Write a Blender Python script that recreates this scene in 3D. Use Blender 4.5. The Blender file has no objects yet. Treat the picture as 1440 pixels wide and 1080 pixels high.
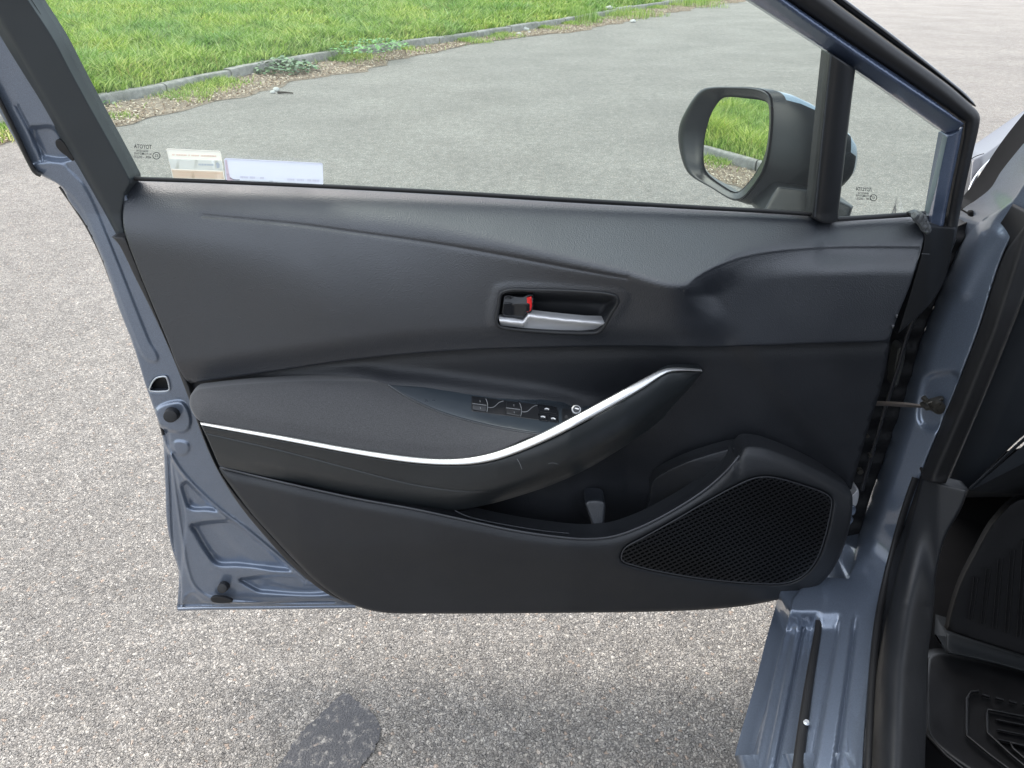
import bpy, bmesh, math, random
import numpy as np
from mathutils import Vector, Matrix, geometry as G
random.seed(7); RNG = np.random.default_rng(7)
sc = bpy.context.scene
R = math.radians

# ------------------------------------------------------------------ camera
CAMH = 1.25; PITCH = R(30.0); FPX = 1060.0
CAM = np.array([0.0, 0.0, CAMH])
cd = bpy.data.cameras.new('camera'); cam = bpy.data.objects.new('camera', cd)
sc.collection.objects.link(cam); sc.camera = cam
cam.location = (0, 0, CAMH); cam.rotation_euler = (R(90) - PITCH, 0, 0)
cd.sensor_width = 36; cd.lens = 36 * FPX / 1440; cd.clip_start = 0.02; cd.clip_end = 600

# ------------------------------------------------------------------ world, sun, exposure
SUN_EL, SUN_AZ = R(58), R(305)          # azimuth clockwise from +Y
w = bpy.data.worlds.new('World'); sc.world = w; w.use_nodes = True
nt = w.node_tree; bg = nt.nodes['Background']
sky = nt.nodes.new('ShaderNodeTexSky'); sky.sky_type = 'NISHITA'; sky.sun_disc = False
sky.sun_elevation = SUN_EL; sky.sun_rotation = SUN_AZ; sky.dust_density = 4; sky.air_density = 1.0
hs = nt.nodes.new('ShaderNodeHueSaturation'); hs.inputs['Saturation'].default_value = 0.62
nt.links.new(sky.outputs[0], hs.inputs['Color']); hz = nt.nodes.new('ShaderNodeMix'); hz.data_type = 'RGBA'; hz.inputs[0].default_value = .5; hz.inputs[7].default_value = (9.4, 10.2, 11.4, 1)   # thin bright haze over the sky
nt.links.new(hs.outputs[0], hz.inputs[6]); nt.links.new(hz.outputs[2], bg.inputs[0])
bg.inputs[1].default_value = 0.14
sd = bpy.data.lights.new('sun', 'SUN'); sd.energy = 1.25; sd.angle = R(48); sd.color = (1.0, 0.93, 0.84)
so = bpy.data.objects.new('sun', sd); sc.collection.objects.link(so)
sdir = Vector((math.sin(SUN_AZ) * math.cos(SUN_EL), math.cos(SUN_AZ) * math.cos(SUN_EL), math.sin(SUN_EL)))
so.rotation_euler = (-sdir).to_track_quat('-Z', 'Y').to_euler()
sc.view_settings.view_transform = 'Standard'; sc.view_settings.look = 'None'
sc.view_settings.gamma = 1; sc.view_settings.use_curve_mapping = False
sc.view_settings.exposure = 0.97
sc.cycles.max_bounces = 8; sc.cycles.transparent_max_bounces = 16

# ------------------------------------------------------------------ measuring helpers
CT, ST = math.cos(PITCH), math.sin(PITCH)
def raydir(px, py):
    a = (np.asarray(px, float) - 720) / FPX; b = (540 - np.asarray(py, float)) / FPX
    return a, CT + b * ST, -ST + b * CT
def PY(px, py, Y):                      # measured picture point at depth Y from the driver's opening
    a, b, c = raydir(px, py); t = Y / b
    return np.stack([a * t, b * t, CAMH + c * t], -1)
def YZ(px, py, z):                      # depth of the horizontal level z there
    a, b, c = raydir(px, py); return b * (z - CAMH) / c
def PP(px, py, M, n):
    a, b, c = raydir(px, py); d = np.stack([a, b, c], -1)
    t = np.dot(np.asarray(M) - CAM, n) / (d @ np.asarray(n)); return CAM + d * np.asarray(t)[..., None]
def cr(pts, closed=False, ds=3.0):
    """smooth curve through points; (x, y, 1) is a corner"""
    P = [np.array(p[:2], float) for p in pts]; C = [len(p) > 2 for p in pts]; n = len(P)
    if not closed: C[0] = C[-1] = True
    out = []
    for i in range(n if closed else n - 1):
        p1, p2 = P[i], P[(i + 1) % n]; L = np.linalg.norm(p2 - p1)
        p0 = P[i - 1] if not C[i] else p1; p3 = P[(i + 2) % n] if not C[(i + 1) % n] else p2
        def tan(a, b, c):               # tangent at b
            u, v = b - a, c - b; lu, lv = np.linalg.norm(u), np.linalg.norm(v)
            if lu < 1e-9: return v / lv
            if lv < 1e-9: return u / lu
            t = u + v; return t / (np.linalg.norm(t) + 1e-9)
        t1 = tan(p0, p1, p2) * L; t2 = tan(p1, p2, p3) * L
        if C[i]: t1 = (p2 - p1) * 1.5 - t2 * .5 if not C[(i + 1) % n] else p2 - p1
        if C[(i + 1) % n]: t2 = (p2 - p1) * 1.5 - t1 * .5 if not C[i] else p2 - p1
        k = max(1, int(round(L / ds)))
        for j in range(k):
            s = j / k; out.append((2*s**3 - 3*s*s + 1) * p1 + (s**3 - 2*s*s + s) * t1 + (3*s*s - 2*s**3) * p2 + (s**3 - s*s) * t2)
    if not closed: out.append(P[-1])
    return np.array(out)
def fx(pts):                            # curve as y(x)
    c = cr(pts); o = np.argsort(c[:, 0]); return lambda x: np.interp(x, c[o, 0], c[o, 1])
def dist(x, y, poly, closed=True):
    x = np.asarray(x, float).ravel(); y = np.asarray(y, float).ravel()
    A = poly; B = np.roll(poly, -1, 0)
    if not closed: A, B = A[:-1], B[:-1]
    res = np.full(x.shape, 1e18)
    for s in range(0, len(x), 4000):
        X = x[s:s+4000, None]; Yy = y[s:s+4000, None]
        d = B - A; L = (d ** 2).sum(1) + 1e-12
        t = np.clip(((X - A[:, 0]) * d[:, 0] + (Yy - A[:, 1]) * d[:, 1]) / L, 0, 1)
        q = (X - A[:, 0] - t * d[:, 0]) ** 2 + (Yy - A[:, 1] - t * d[:, 1]) ** 2
        res[s:s+4000] = q.min(1)
    return np.sqrt(res)
def inside(x, y, poly):
    x = np.asarray(x, float).ravel(); y = np.asarray(y, float).ravel(); r = np.zeros(len(x), bool)
    n = len(poly); j = n - 1
    for i in range(n):
        xi, yi = poly[i]; xj, yj = poly[j]
        if yi != yj:
            r ^= ((yi > y) != (yj > y)) & (x < (xj - xi) * (y - yi) / (yj - yi) + xi)
        j = i
    return r
def sm(t): t = np.clip(t, 0, 1); return t * t * (3 - 2 * t)
def sdist(x, y, poly):
    d = dist(x, y, poly); return np.where(inside(x, y, poly), d, -d)
def emboss(x, y, poly, h, soft):        # +h inside poly, eased over soft px
    return h * sm(sdist(x, y, poly) / soft * .5 + .5).reshape(np.shape(x))
def groove(x, y, line, h, wd):
    return h * np.exp(-(dist(x, y, line, False) / wd) ** 2).reshape(np.shape(x))
def smin(a, b, k):
    h = np.clip(.5 + .5 * (b - a) / k, 0, 1); return b * (1 - h) + a * h - k * h * (1 - h)

# ------------------------------------------------------------------ object helpers
def link(o, parent=None):
    sc.collection.objects.link(o)
    if parent: o.parent = parent; o.matrix_parent_inverse = WM[parent.name].inverted()
    WM[o.name] = Matrix.Translation(o.location)
    return o
WM = {}
def empty(name, loc, **kw):
    o = bpy.data.objects.new(name, None); o.location = loc; o.empty_display_size = .05; link(o)
    for k, v in kw.items(): o[k] = v
    return o
def mesh(name, V, F, mat, parent=None, smooth=True, angle=None, **kw):
    m = bpy.data.meshes.new(name)
    V = np.asarray(V, np.float32)
    if isinstance(F, np.ndarray):
        k = F.shape[1]; m.vertices.add(len(V)); m.vertices.foreach_set('co', V.ravel())
        m.loops.add(F.size); m.loops.foreach_set('vertex_index', F.astype(np.int32).ravel())
        m.polygons.add(len(F)); m.polygons.foreach_set('loop_start', np.arange(0, F.size, k, dtype=np.int32))
        m.polygons.foreach_set('loop_total', np.full(len(F), k, np.int32)); m.update(calc_edges=True)
    else:
        m.from_pydata([tuple(map(float, v)) for v in V], [], [tuple(map(int, f)) for f in F])
    m.validate()
    m.materials.append(mat)
    if smooth: m.polygons.foreach_set('use_smooth', np.ones(len(m.polygons), bool))
    if angle: m.set_sharp_from_angle(angle=R(angle))
    o = bpy.data.objects.new(name, m); link(o, parent)
    for k, v in kw.items(): o[k] = v
    return o
def tri_area(pts, step, bevel, holes=(), lines=()):
    """points + triangles filling an outline given in picture measure"""
    ring = []
    def offs(poly, d, sgn):
        t = np.roll(poly, -1, 0) - np.roll(poly, 1, 0); t /= np.linalg.norm(t, axis=1)[:, None] + 1e-9
        return poly + sgn * d * np.stack([-t[:, 1], t[:, 0]], 1)
    def sgn_of(poly):
        a = (poly[:, 0] * np.roll(poly[:, 1], -1) - np.roll(poly[:, 0], -1) * poly[:, 1]).sum(); return 1 if a > 0 else -1
    co = [pts]; edges = [(i, (i + 1) % len(pts)) for i in range(len(pts))]; base = len(pts)
    for h in holes:
        co.append(h); edges += [(base + i, base + (i + 1) % len(h)) for i in range(len(h))]; base += len(h)
    def dall(x, y):
        d = sdist(x, y, pts)
        for h in holes: d = np.minimum(d, -sdist(x, y, h))
        return d
    if bevel > 0:
        for f in (.12, .4, .75, 1.15):
            for k, poly in enumerate([pts] + list(holes)):
                q = offs(poly, bevel * f, sgn_of(poly) * (1 if k == 0 else -1))
                q = q[dall(q[:, 0], q[:, 1]) > bevel * f * .93]
                if len(q): co.append(q)
    for ln_, lw in lines:
        t = np.gradient(ln_, axis=0); t /= np.linalg.norm(t, axis=1)[:, None] + 1e-9; nn = np.stack([-t[:, 1], t[:, 0]], 1)
        for o in (-2, -1.2, -.6, 0, .6, 1.2, 2):
            q = ln_ + nn * o * lw; q = q[dall(q[:, 0], q[:, 1]) > max(bevel, 1)]
            if len(q): co.append(q)
    x0, y0 = pts.min(0); x1, y1 = pts.max(0)
    gx, gy = np.meshgrid(np.arange(x0, x1, step), np.arange(y0, y1, step * .87)); gx[1::2] += step / 2
    gx = gx.ravel(); gy = gy.ravel(); d = dall(gx, gy); k = d > max(bevel * 1.5, step * .45)
    for ln_, lw in lines: k &= dist(gx, gy, ln_, False) > lw * 2 + step * .4
    co.append(np.stack([gx[k], gy[k]], 1))
    P = np.concatenate(co)
    r = G.delaunay_2d_cdt([Vector(p) for p in P.tolist()], edges, [], 0, 1e-4)
    V = np.array([(v.x, v.y) for v in r[0]]); T = np.array([f for f in r[2] if len(f) == 3])
    c = V[T].mean(1); k = inside(c[:, 0], c[:, 1], pts)
    for h in holes: k &= ~inside(c[:, 0], c[:, 1], h)
    return V, T[k], dall(V[:, 0], V[:, 1])
def relief(name, outline, Yf, mat, parent=None, step=5, bevel=2.5, fall=.003, skirt=.006, holes=(), lines=(), **kw):
    """solid moulded piece: outline, front surface depth Yf, rounded edge, side wall going back"""
    V, T, d = tri_area(outline, step, bevel, holes, lines)
    Y = Yf(V[:, 0], V[:, 1]) if callable(Yf) else np.full(len(V), float(Yf))
    if bevel > 0:
        u = np.clip(1 - d / bevel, 0, 1); Y = Y + fall * (1 - np.sqrt(np.clip(1 - u * u, 0, 1)))
    W = PY(V[:, 0], V[:, 1], Y)
    a, b, c = V[T[:, 0]], V[T[:, 1]], V[T[:, 2]]
    cr_ = (b[:, 0]-a[:, 0])*(c[:, 1]-a[:, 1]) - (b[:, 1]-a[:, 1])*(c[:, 0]-a[:, 0])
    T = np.where((cr_ > 0)[:, None], T[:, ::-1], T)      # face the opening
    F = T
    if skirt:
        E = {}
        for t in T:
            for i in range(3):
                E[(t[i], t[(i+1) % 3])] = 1
        be = [(i, j) for (i, j) in E if (j, i) not in E]
        ids = sorted({i for e in be for i in e}); mp = {v: len(W) + k for k, v in enumerate(ids)}
        back = W[ids] + np.array([0, skirt, 0])
        W = np.concatenate([W, back])
        F = np.concatenate([T, np.array([(j, i, mp[i]) for i, j in be] + [(j, mp[i], mp[j]) for i, j in be])])
    return mesh(name, W, np.asarray(F), mat, parent, **kw)
def tube(name, pts, rad, mat, parent=None, seg=10, caps=True, **kw):
    P = [Vector(p) for p in pts]; n = len(P); V = []; F = []
    rad = rad if hasattr(rad, '__len__') else [rad] * n
    up = Vector((0, 0, 1)); 
    for i in range(n):
        t = (P[min(i+1, n-1)] - P[max(i-1, 0)]).normalized()
        a = t.cross(up); a = a.normalized() if a.length > 1e-4 else Vector((1, 0, 0)); b = a.cross(t)
        for k in range(seg):
            g = 2 * math.pi * k / seg; V.append(P[i] + (a * math.cos(g) + b * math.sin(g)) * rad[i])
    for i in range(n - 1):
        for k in range(seg):
            F.append((i*seg+k, i*seg+(k+1) % seg, (i+1)*seg+(k+1) % seg, (i+1)*seg+k))
    if caps: F.append(tuple(range(seg))[::-1]); F.append(tuple(range((n-1)*seg, n*seg)))
    return mesh(name, [tuple(v) for v in V], F, mat, parent, angle=50, **kw)
def A(*p): return np.array(p, float)

# ------------------------------------------------------------------ materials
class NM:
    def __init__(s, name):
        s.m = bpy.data.materials.new(name); s.m.use_nodes = True; s.t = s.m.node_tree; s.p = s.t.nodes['Principled BSDF']
        s.out = s.t.nodes['Material Output']
        s.tc = s.n('ShaderNodeTexCoord')
    def n(s, ty, **kw):
        x = s.t.nodes.new(ty)
        for k, v in kw.items():
            if hasattr(x, k) and k not in x.inputs: setattr(x, k, v)
            else: x.inputs[k].default_value = v
        return x
    def l(s, a, b): s.t.links.new(a, b)
    def noise(s, scale, detail=3, rough=.5, co=None):
        x = s.n('ShaderNodeTexNoise'); x.inputs['Scale'].default_value = scale; x.inputs['Detail'].default_value = detail
        x.inputs['Roughness'].default_value = rough; s.l(co or s.tc.outputs['Object'], x.inputs['Vector']); return x
    def voro(s, scale, feat='F1', co=None):
        x = s.n('ShaderNodeTexVoronoi'); x.feature = feat; x.inputs['Scale'].default_value = scale
        s.l(co or s.tc.outputs['Object'], x.inputs['Vector']); return x
    def ramp(s, src, stops):
        x = s.n('ShaderNodeValToRGB'); e = x.color_ramp.elements
        while len(e) < len(stops): e.new(.5)
        for k, (p, c) in enumerate(stops):
            e[k].position = p; e[k].color = (*c, 1) if hasattr(c, '__len__') else (c, c, c, 1)
        s.l(src, x.inputs[0]); return x
    def mix(s, f, a, b, mode='MIX'):
        x = s.n('ShaderNodeMix'); x.data_type = 'RGBA'; x.blend_type = mode
        for i, v in ((0, f), (6, a), (7, b)):
            if hasattr(v, 'links'): s.l(v, x.inputs[i])
            elif i: x.inputs[i].default_value = (*v, 1)
            else: x.inputs[0].default_value = v
        return x.outputs[2]
    def bump(s, h, strength, d, prev=None):
        x = s.n('ShaderNodeBump'); x.inputs['Strength'].default_value = strength; x.inputs['Distance'].default_value = d
        s.l(h, x.inputs['Height'])
        if prev: s.l(prev, x.inputs['Normal'])
        return x.outputs[0]
def plain(name, col, rough=.5, metal=0, spec=.5, bump=None, coat=0, var=.12):
    s = NM(name); p = s.p
    nz = s.noise(9, 4); f = s.ramp(nz.outputs[0], [(.3, 1 - var), (.7, 1 + var)])
    s.l(s.mix(1.0, col, f.outputs[0], 'MULTIPLY'), p.inputs['Base Color'])
    rr = s.noise(23, 5); r2 = s.ramp(rr.outputs[0], [(.3, max(rough - .05, 0)), (.7, min(rough + .05, 1))]); s.l(r2.outputs[0], p.inputs['Roughness'])
    p.inputs['Metallic'].default_value = metal; p.inputs['Specular IOR Level'].default_value = spec
    p.inputs['Coat Weight'].default_value = coat; p.inputs['Coat Roughness'].default_value = .03
    if bump: s.l(s.bump(s.noise(bump[0], 2).outputs[0], bump[1], bump[2]), p.inputs['Normal'])
    return s.m
def leather(name, col, rough=.45, scale=420, st=.55, spec=.5):
    s = NM(name); p = s.p; p.inputs['Specular IOR Level'].default_value = spec
    wob = s.noise(160, 2); add = s.n('ShaderNodeVectorMath'); add.operation = 'MULTIPLY_ADD'
    s.l(wob.outputs['Color'], add.inputs[0]); add.inputs[1].default_value = (.004,) * 3; s.l(s.tc.outputs['Object'], add.inputs[2])
    if name == 'grained_trim': add.inputs[1].default_value = (.0012,) * 3
    v = s.voro(scale, 'F1', add.outputs[0]); n2 = s.noise(scale * 2.2, 2)
    s.l(s.bump(n2.outputs[0], .15, .0004, s.bump(v.outputs['Distance'], st, .0007)), p.inputs['Normal'])
    dust = s.noise(6, 5); f = s.ramp(dust.outputs[0], [(.35, .9), (.7, 1.15)])
    dv_ = s.voro(75); dr_ = s.ramp(dv_.outputs['Distance'], [(0, .55), (.035, .5), (.06, 0.0)]); gate = s.ramp(s.noise(11, 3).outputs[0], [(.5, 0.0), (.62, 1.0)])
    s.l(s.mix(s.mix(1.0, dr_.outputs[0], gate.outputs[0], 'MULTIPLY'), s.mix(1.0, col, f.outputs[0], 'MULTIPLY'), (.09, .09, .09)), p.inputs['Base Color'])
    rr = s.ramp(s.noise(14, 5).outputs[0], [(.3, rough - .05), (.7, rough + .06)]); s.l(rr.outputs[0], p.inputs['Roughness'])
    return s.m
def fabric(name, col):
    s = NM(name); p = s.p
    v = s.noise(900, 2); g = s.ramp(v.outputs[0], [(.3, .7), (.7, 1.35)])
    sp = s.voro(260); sr = s.ramp(sp.outputs['Distance'], [(.02, 1.5), (.05, 1.0)])
    c = s.mix(1.0, s.mix(1.0, col, g.outputs[0], 'MULTIPLY'), sr.outputs[0], 'MULTIPLY')
    s.l(c, p.inputs['Base Color']); p.inputs['Roughness'].default_value = .9; p.inputs['Sheen Weight'].default_value = .25
    s.l(s.bump(v.outputs[0], .35, .0006), p.inputs['Normal']); return s.m
def paint(name, col, metal=.55, rough=.32, coat=1.0):
    s = NM(name); p = s.p
    fl = s.voro(2600); fr = s.ramp(fl.outputs['Color'], [(.2, .82), (.8, 1.2)])
    d = s.ramp(s.noise(5, 6, .6).outputs[0], [(.3, .95), (.75, 1.06)])
    s.l(s.mix(1.0, s.mix(1.0, col, fr.outputs[0], 'MULTIPLY'), d.outputs[0], 'MULTIPLY'), p.inputs['Base Color'])
    p.inputs['Metallic'].default_value = metal; p.inputs['Roughness'].default_value = rough
    p.inputs['Coat Weight'].default_value = coat; p.inputs['Coat Roughness'].default_value = .025
    s.l(s.bump(s.noise(60, 2).outputs[0], .03, .0006), p.inputs['Coat Normal']); return s.m
BLK = plain('black_plastic', (.016, .017, .019), .42, bump=(700, .12, .0005))
BLKG = plain('satin_black', (.010, .011, .013), .22, bump=(600, .03, .0003))
RUB = plain('rubber', (.012, .012, .013), .55, bump=(300, .08, .0005))
DARKG = plain('grey_plastic', (.030, .031, .033), .5, bump=(900, .2, .0005))
LEA = leather('grained_trim', (.0125, .0155, .0215), .45, 640, .5, 1.0)
LEAS = leather('fine_grained_trim', (.0125, .0140, .0175), .48, 620, .35, .55)
LOWP = leather('hard_trim', (.0135, .0150, .0180), .5, 900, .25)
FAB = fabric('armrest_cloth', (.052, .052, .054))
SIDE = plain('armrest_side_plastic', (.021, .0245, .027), .40, bump=(1200, .15, .0003))
INS = plain('insert_plastic', (.034, .043, .052), .30, bump=(1200, .05, .0003))
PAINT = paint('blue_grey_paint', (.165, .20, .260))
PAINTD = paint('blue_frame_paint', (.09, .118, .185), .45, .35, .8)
CHR = plain('chrome', (.74, .74, .73), .32, .85, var=.03)
SIL = plain('silver_lever', (.74, .74, .75), .34, .35, var=.04)
STEEL = plain('oily_steel', (.16, .15, .13), .38, .8)
RED = plain('red_plastic', (.75, .02, .02), .35, var=.03)
WHT = plain('white_print', (.75, .75, .75), .5, var=.03)
INK = plain('etched_ink', (.03, .035, .035), .6)
GARN = plain('grey_green_garnish', (.030, .036, .040), .46, bump=(1100, .15, .0003))

# ------------------------------------------------------------------ ground
def mat_asphalt(name, dark=1.0, tar=False):
    s = NM(name); p = s.p
    wob = s.noise(55, 2); add = s.n('ShaderNodeVectorMath'); add.operation = 'MULTIPLY_ADD'
    s.l(wob.outputs['Color'], add.inputs[0]); add.inputs[1].default_value = (.012,) * 3; s.l(s.tc.outputs['Object'], add.inputs[2])
    co = add.outputs[0]
    v1 = s.voro(170, 'F1', co); e1 = s.voro(170, 'DISTANCE_TO_EDGE', co)
    v2 = s.voro(330, 'F1', co); e2 = s.voro(330, 'DISTANCE_TO_EDGE', co)
    sep = s.n('ShaderNodeSeparateColor'); s.l(v1.outputs['Color'], sep.inputs[0])
    sep2 = s.n('ShaderNodeSeparateColor'); s.l(v2.outputs['Color'], sep2.inputs[0])
    c1 = s.ramp(sep.outputs[0], [(0, (.17, .16, .15)), (.3, (.24, .225, .205)), (.6, (.30, .28, .255)), (.82, (.38, .355, .32)), (.93, (.46, .435, .39)), (.98, (.34, .27, .22)), (1, (.42, .34, .28))])
    c2 = s.ramp(sep2.outputs[0], [(0, (.15, .145, .14)), (.5, (.26, .245, .225)), (.9, (.36, .34, .31)), (1, (.47, .45, .42))])
    pick = s.ramp(sep.outputs[1], [(.5, 0.0), (.52, 1.0)])
    col = s.mix(pick.outputs[0], c1.outputs[0], c2.outputs[0])
    er = s.ramp(e1.outputs['Distance'], [(0, .6), (.10, .92), (.25, 1.0)])
    er2 = s.ramp(e2.outputs['Distance'], [(0, .75), (.12, 1.0)])
    col = s.mix(1.0, col, er.outputs[0], 'MULTIPLY'); col = s.mix(.7, col, er2.outputs[0], 'MULTIPLY')
    big = s.noise(1.1, 5, .6); bc = s.ramp(big.outputs[0], [(.3, .86), (.7, 1.12)]); col = s.mix(1.0, col, bc.outputs[0], 'MULTIPLY')
    mid = s.noise(14, 4, .6); mc = s.ramp(mid.outputs[0], [(.3, .85), (.7, 1.14)]); col = s.mix(1.0, col, mc.outputs[0], 'MULTIPLY')
    if tar:
        tn = s.noise(70, 4, .7); tr = s.ramp(tn.outputs[0], [(.52, 1.0), (.68, 0.0)])
        col = s.mix(tr.outputs[0], col, (.062, .062, .066)); col = s.mix(.12, col, (.062, .062, .066))
        p.inputs['Roughness'].default_value = .6
    else:
        p.inputs['Roughness'].default_value = .85
    col = s.mix(1.0, col, (dark * 1.02, dark, dark * .97), 'MULTIPLY')
    s.l(col, p.inputs['Base Color'])
    h = s.ramp(e1.outputs['Distance'], [(0, 0), (.3, .8), (1, 1)])
    h2 = s.ramp(e2.outputs['Distance'], [(0, 0), (.3, 1)])
    b = s.bump(h.outputs[0], .5 if tar else .95, .0045)
    b = s.bump(h2.outputs[0], .3 if tar else .6, .002, b)
    b = s.bump(s.noise(90, 4, .6).outputs[0], .5, .004, b)
    s.l(b, p.inputs['Normal']); return s.m
ASPH = mat_asphalt('asphalt', 1.52)
road = mesh('road', [(-90, -90, 0), (90, -90, 0), (90, 130, 0), (-90, 130, 0)], [(0, 1, 2, 3)], ASPH, smooth=False, kind='structure')
tp = cr([(388, 1082), (402, 1062), (425, 1030), (452, 1003), (482, 975), (492, 977), (505, 989), (522, 1000), (533, 1018), (534, 1035), (528, 1052), (508, 1078), (500, 1100), (470, 1140), (380, 1150), (350, 1125)], True, 5)
tp = tp + RNG.normal(0, 1.1, tp.shape)
V_, T_, _ = tri_area(tp, 25, 0); w0 = PP(V_[:, 0], V_[:, 1], (0, 0, .003), (0, 0, 1.0))
nz_ = np.cross(w0[T_[:, 1]] - w0[T_[:, 0]], w0[T_[:, 2]] - w0[T_[:, 0]])[:, 2]; T_ = np.where((nz_ < 0)[:, None], T_[:, ::-1], T_)
mesh('tar_patch', w0, T_, mat_asphalt('tar_patch', 1.5, True), smooth=False, kind='structure')

# kerb line in ground metres
gp_ = lambda x, y: tuple(PP(x, y, (0, 0, 0), (0, 0, 1.0))[:2])
KX = [(-5.0, -30), (-4.85, -10), (-4.5, 0), (-4.2, 3.6), gp_(0, 184), gp_(128, 155), gp_(200, 143), gp_(300, 120), gp_(433, 93), gp_(640, 61), gp_(800, 35), gp_(900, 15), gp_(1000, 1), (12, 32), (30, 52)]
AE = [(-4.2, -30), (-4.1, -10), (-3.8, 0), (-3.55, 3.6), gp_(0, 208), gp_(148, 179), gp_(200, 170), gp_(300, 147), gp_(400, 119), gp_(480, 106), gp_(600, 76), gp_(700, 57), gp_(800, 46), gp_(900, 27), gp_(1000, 9), gp_(1060, 1), (14, 31), (32, 50)]
KC = cr(KX, False, .12)
def kerb_x(y): return np.interp(y, KC[:, 1], KC[:, 0])
seg = np.linalg.norm(np.diff(KC, axis=0), axis=1); KS = np.concatenate([[0], np.cumsum(seg)])
def kat(s): return np.array([np.interp(s, KS, KC[:, 0]), np.interp(s, KS, KC[:, 1])])
def mat_kerb():
    s = NM('kerb_concrete'); n = s.noise(14, 6, .65); c = s.ramp(n.outputs[0], [(.25, (.20, .195, .18)), (.5, (.36, .34, .31)), (.75, (.47, .45, .41))])
    f = s.noise(240, 3); fr = s.ramp(f.outputs[0], [(.3, .75), (.7, 1.2)])
    mo = s.ramp(s.noise(4, 5).outputs[0], [(.5, 0.0), (.7, .5)])
    s.l(s.mix(mo.outputs[0], s.mix(1.0, c.outputs[0], fr.outputs[0], 'MULTIPLY'), (.12, .13, .09)), s.p.inputs['Base Color'])
    s.p.inputs['Roughness'].default_value = .9; s.l(s.bump(f.outputs[0], .6, .004), s.p.inputs['Normal']); return s.m
KM = mat_kerb()
kerb = empty('kerb', (-4, 6, 0), kind='structure')
s0 = 22.0; kl = 1.0; i = 0
while s0 < 62:
    a, b = kat(s0 + .008), kat(s0 + kl - .008); t = (b - a) / np.linalg.norm(b - a); nn = np.array([t[1], -t[0]])   # toward the road
    jz = RNG.normal(0, .006); jo = RNG.normal(0, .008)
    prof = [(0.0, -.05), (0.0, .10), (-.012, .118), (-.03, .123), (-.10, .124), (-.12, .118), (-.12, -.05)]
    V = []; N = 5
    for k in range(N):
        p = a + (b - a) * k / (N - 1); chip = .004 if k in (0, N - 1) else 0
        for (o, z) in prof:
            q = p + nn * (o + jo); V.append((q[0], q[1], z + jz - (chip if z > .1 else 0) + RNG.normal(0, .0015)))
    F = [(k*7+j, (k+1)*7+j, (k+1)*7+j+1, k*7+j+1) for k in range(N-1) for j in range(6)] + [tuple(range(7)), tuple(range((N-1)*7, N*7))[::-1]]
    mesh('kerb_stone', V, F, KM, kerb, angle=40); s0 += kl; i += 1

def mat_soil():
    s = NM('verge_soil'); n = s.noise(9, 6, .7); c = s.ramp(n.outputs[0], [(.3, (.035, .06, .015)), (.5, (.06, .09, .02)), (.7, (.10, .085, .045))])
    s.l(c.outputs[0], s.p.inputs['Base Color']); s.p.inputs['Roughness'].default_value = 1
    s.l(s.bump(s.noise(60, 4).outputs[0], .8, .02), s.p.inputs['Normal']); return s.m
ys = np.linspace(-30, 51, 80); kx = kerb_x(ys) - .11
V = []; F = []
for k, y in enumerate(ys):
    for j, dx in enumerate((0, -2, -6, -85)): V.append((kx[k] + dx, y, .10 + (.03 if j == 1 else .05 if j > 1 else 0)))
F = [(k*4+j, k*4+j+1, (k+1)*4+j+1, (k+1)*4+j) for k in range(79) for j in range(3)]
n0 = len(V); V += [(kx[-1], 51, .10), (kx[-1], 130, .1), (-85, 130, .15), (-85, 51, .15)]; F.append((n0, n0+1, n0+2, n0+3))
mesh('verge_ground', V, [f[::-1] for f in F], mat_soil(), smooth=False, kind='structure')

# leaf litter strip beside the kerb
def mat_litter(name, ca, cb, cc):
    s = NM(name); g = s.n('ShaderNodeNewGeometry'); c = s.ramp(g.outputs['Random Per Island'], [(0, ca), (.5, cb), (1, cc)])
    s.l(c.outputs[0], s.p.inputs['Base Color']); s.p.inputs['Roughness'].default_value = .9; return s.m
def litter_base():
    s = NM('dusty_edge'); n = s.noise(30, 5, .7); c = s.ramp(n.outputs[0], [(.3, (.16, .12, .085)), (.55, (.30, .24, .18)), (.75, (.42, .36, .29))])
    s.l(c.outputs[0], s.p.inputs['Base Color']); s.p.inputs['Roughness'].default_value = 1; s.l(s.bump(s.noise(120, 4).outputs[0], .9, .01), s.p.inputs['Normal']); return s.m
AEc = cr(AE, False, .12)
def litter_w(s_):
    p = kat(s_); return float(np.sqrt(((AEc - p) ** 2).sum(1).min())) * (1 + .10 * math.sin(s_ * 3.3) + .06 * math.sin(s_ * 9.1))
V = []; ss = np.arange(20, 60, .12)
for s_ in ss:
    p = kat(s_); q = kat(s_ + .1); t = (q - p) / np.linalg.norm(q - p); nn = np.array([t[1], -t[0]])
    wd = litter_w(s_) + RNG.normal(0, .02)
    V.append((*(p + nn * .002), .03)); V.append((*(p + nn * wd * .5), .018)); V.append((*(p + nn * wd), .003))
F = [(k*3+j, k*3+j+1, (k+1)*3+j+1, (k+1)*3+j) for k in range(len(ss)-1) for j in range(2)]
mesh('gutter_soil', V, F, litter_base(), kind='structure')
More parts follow.
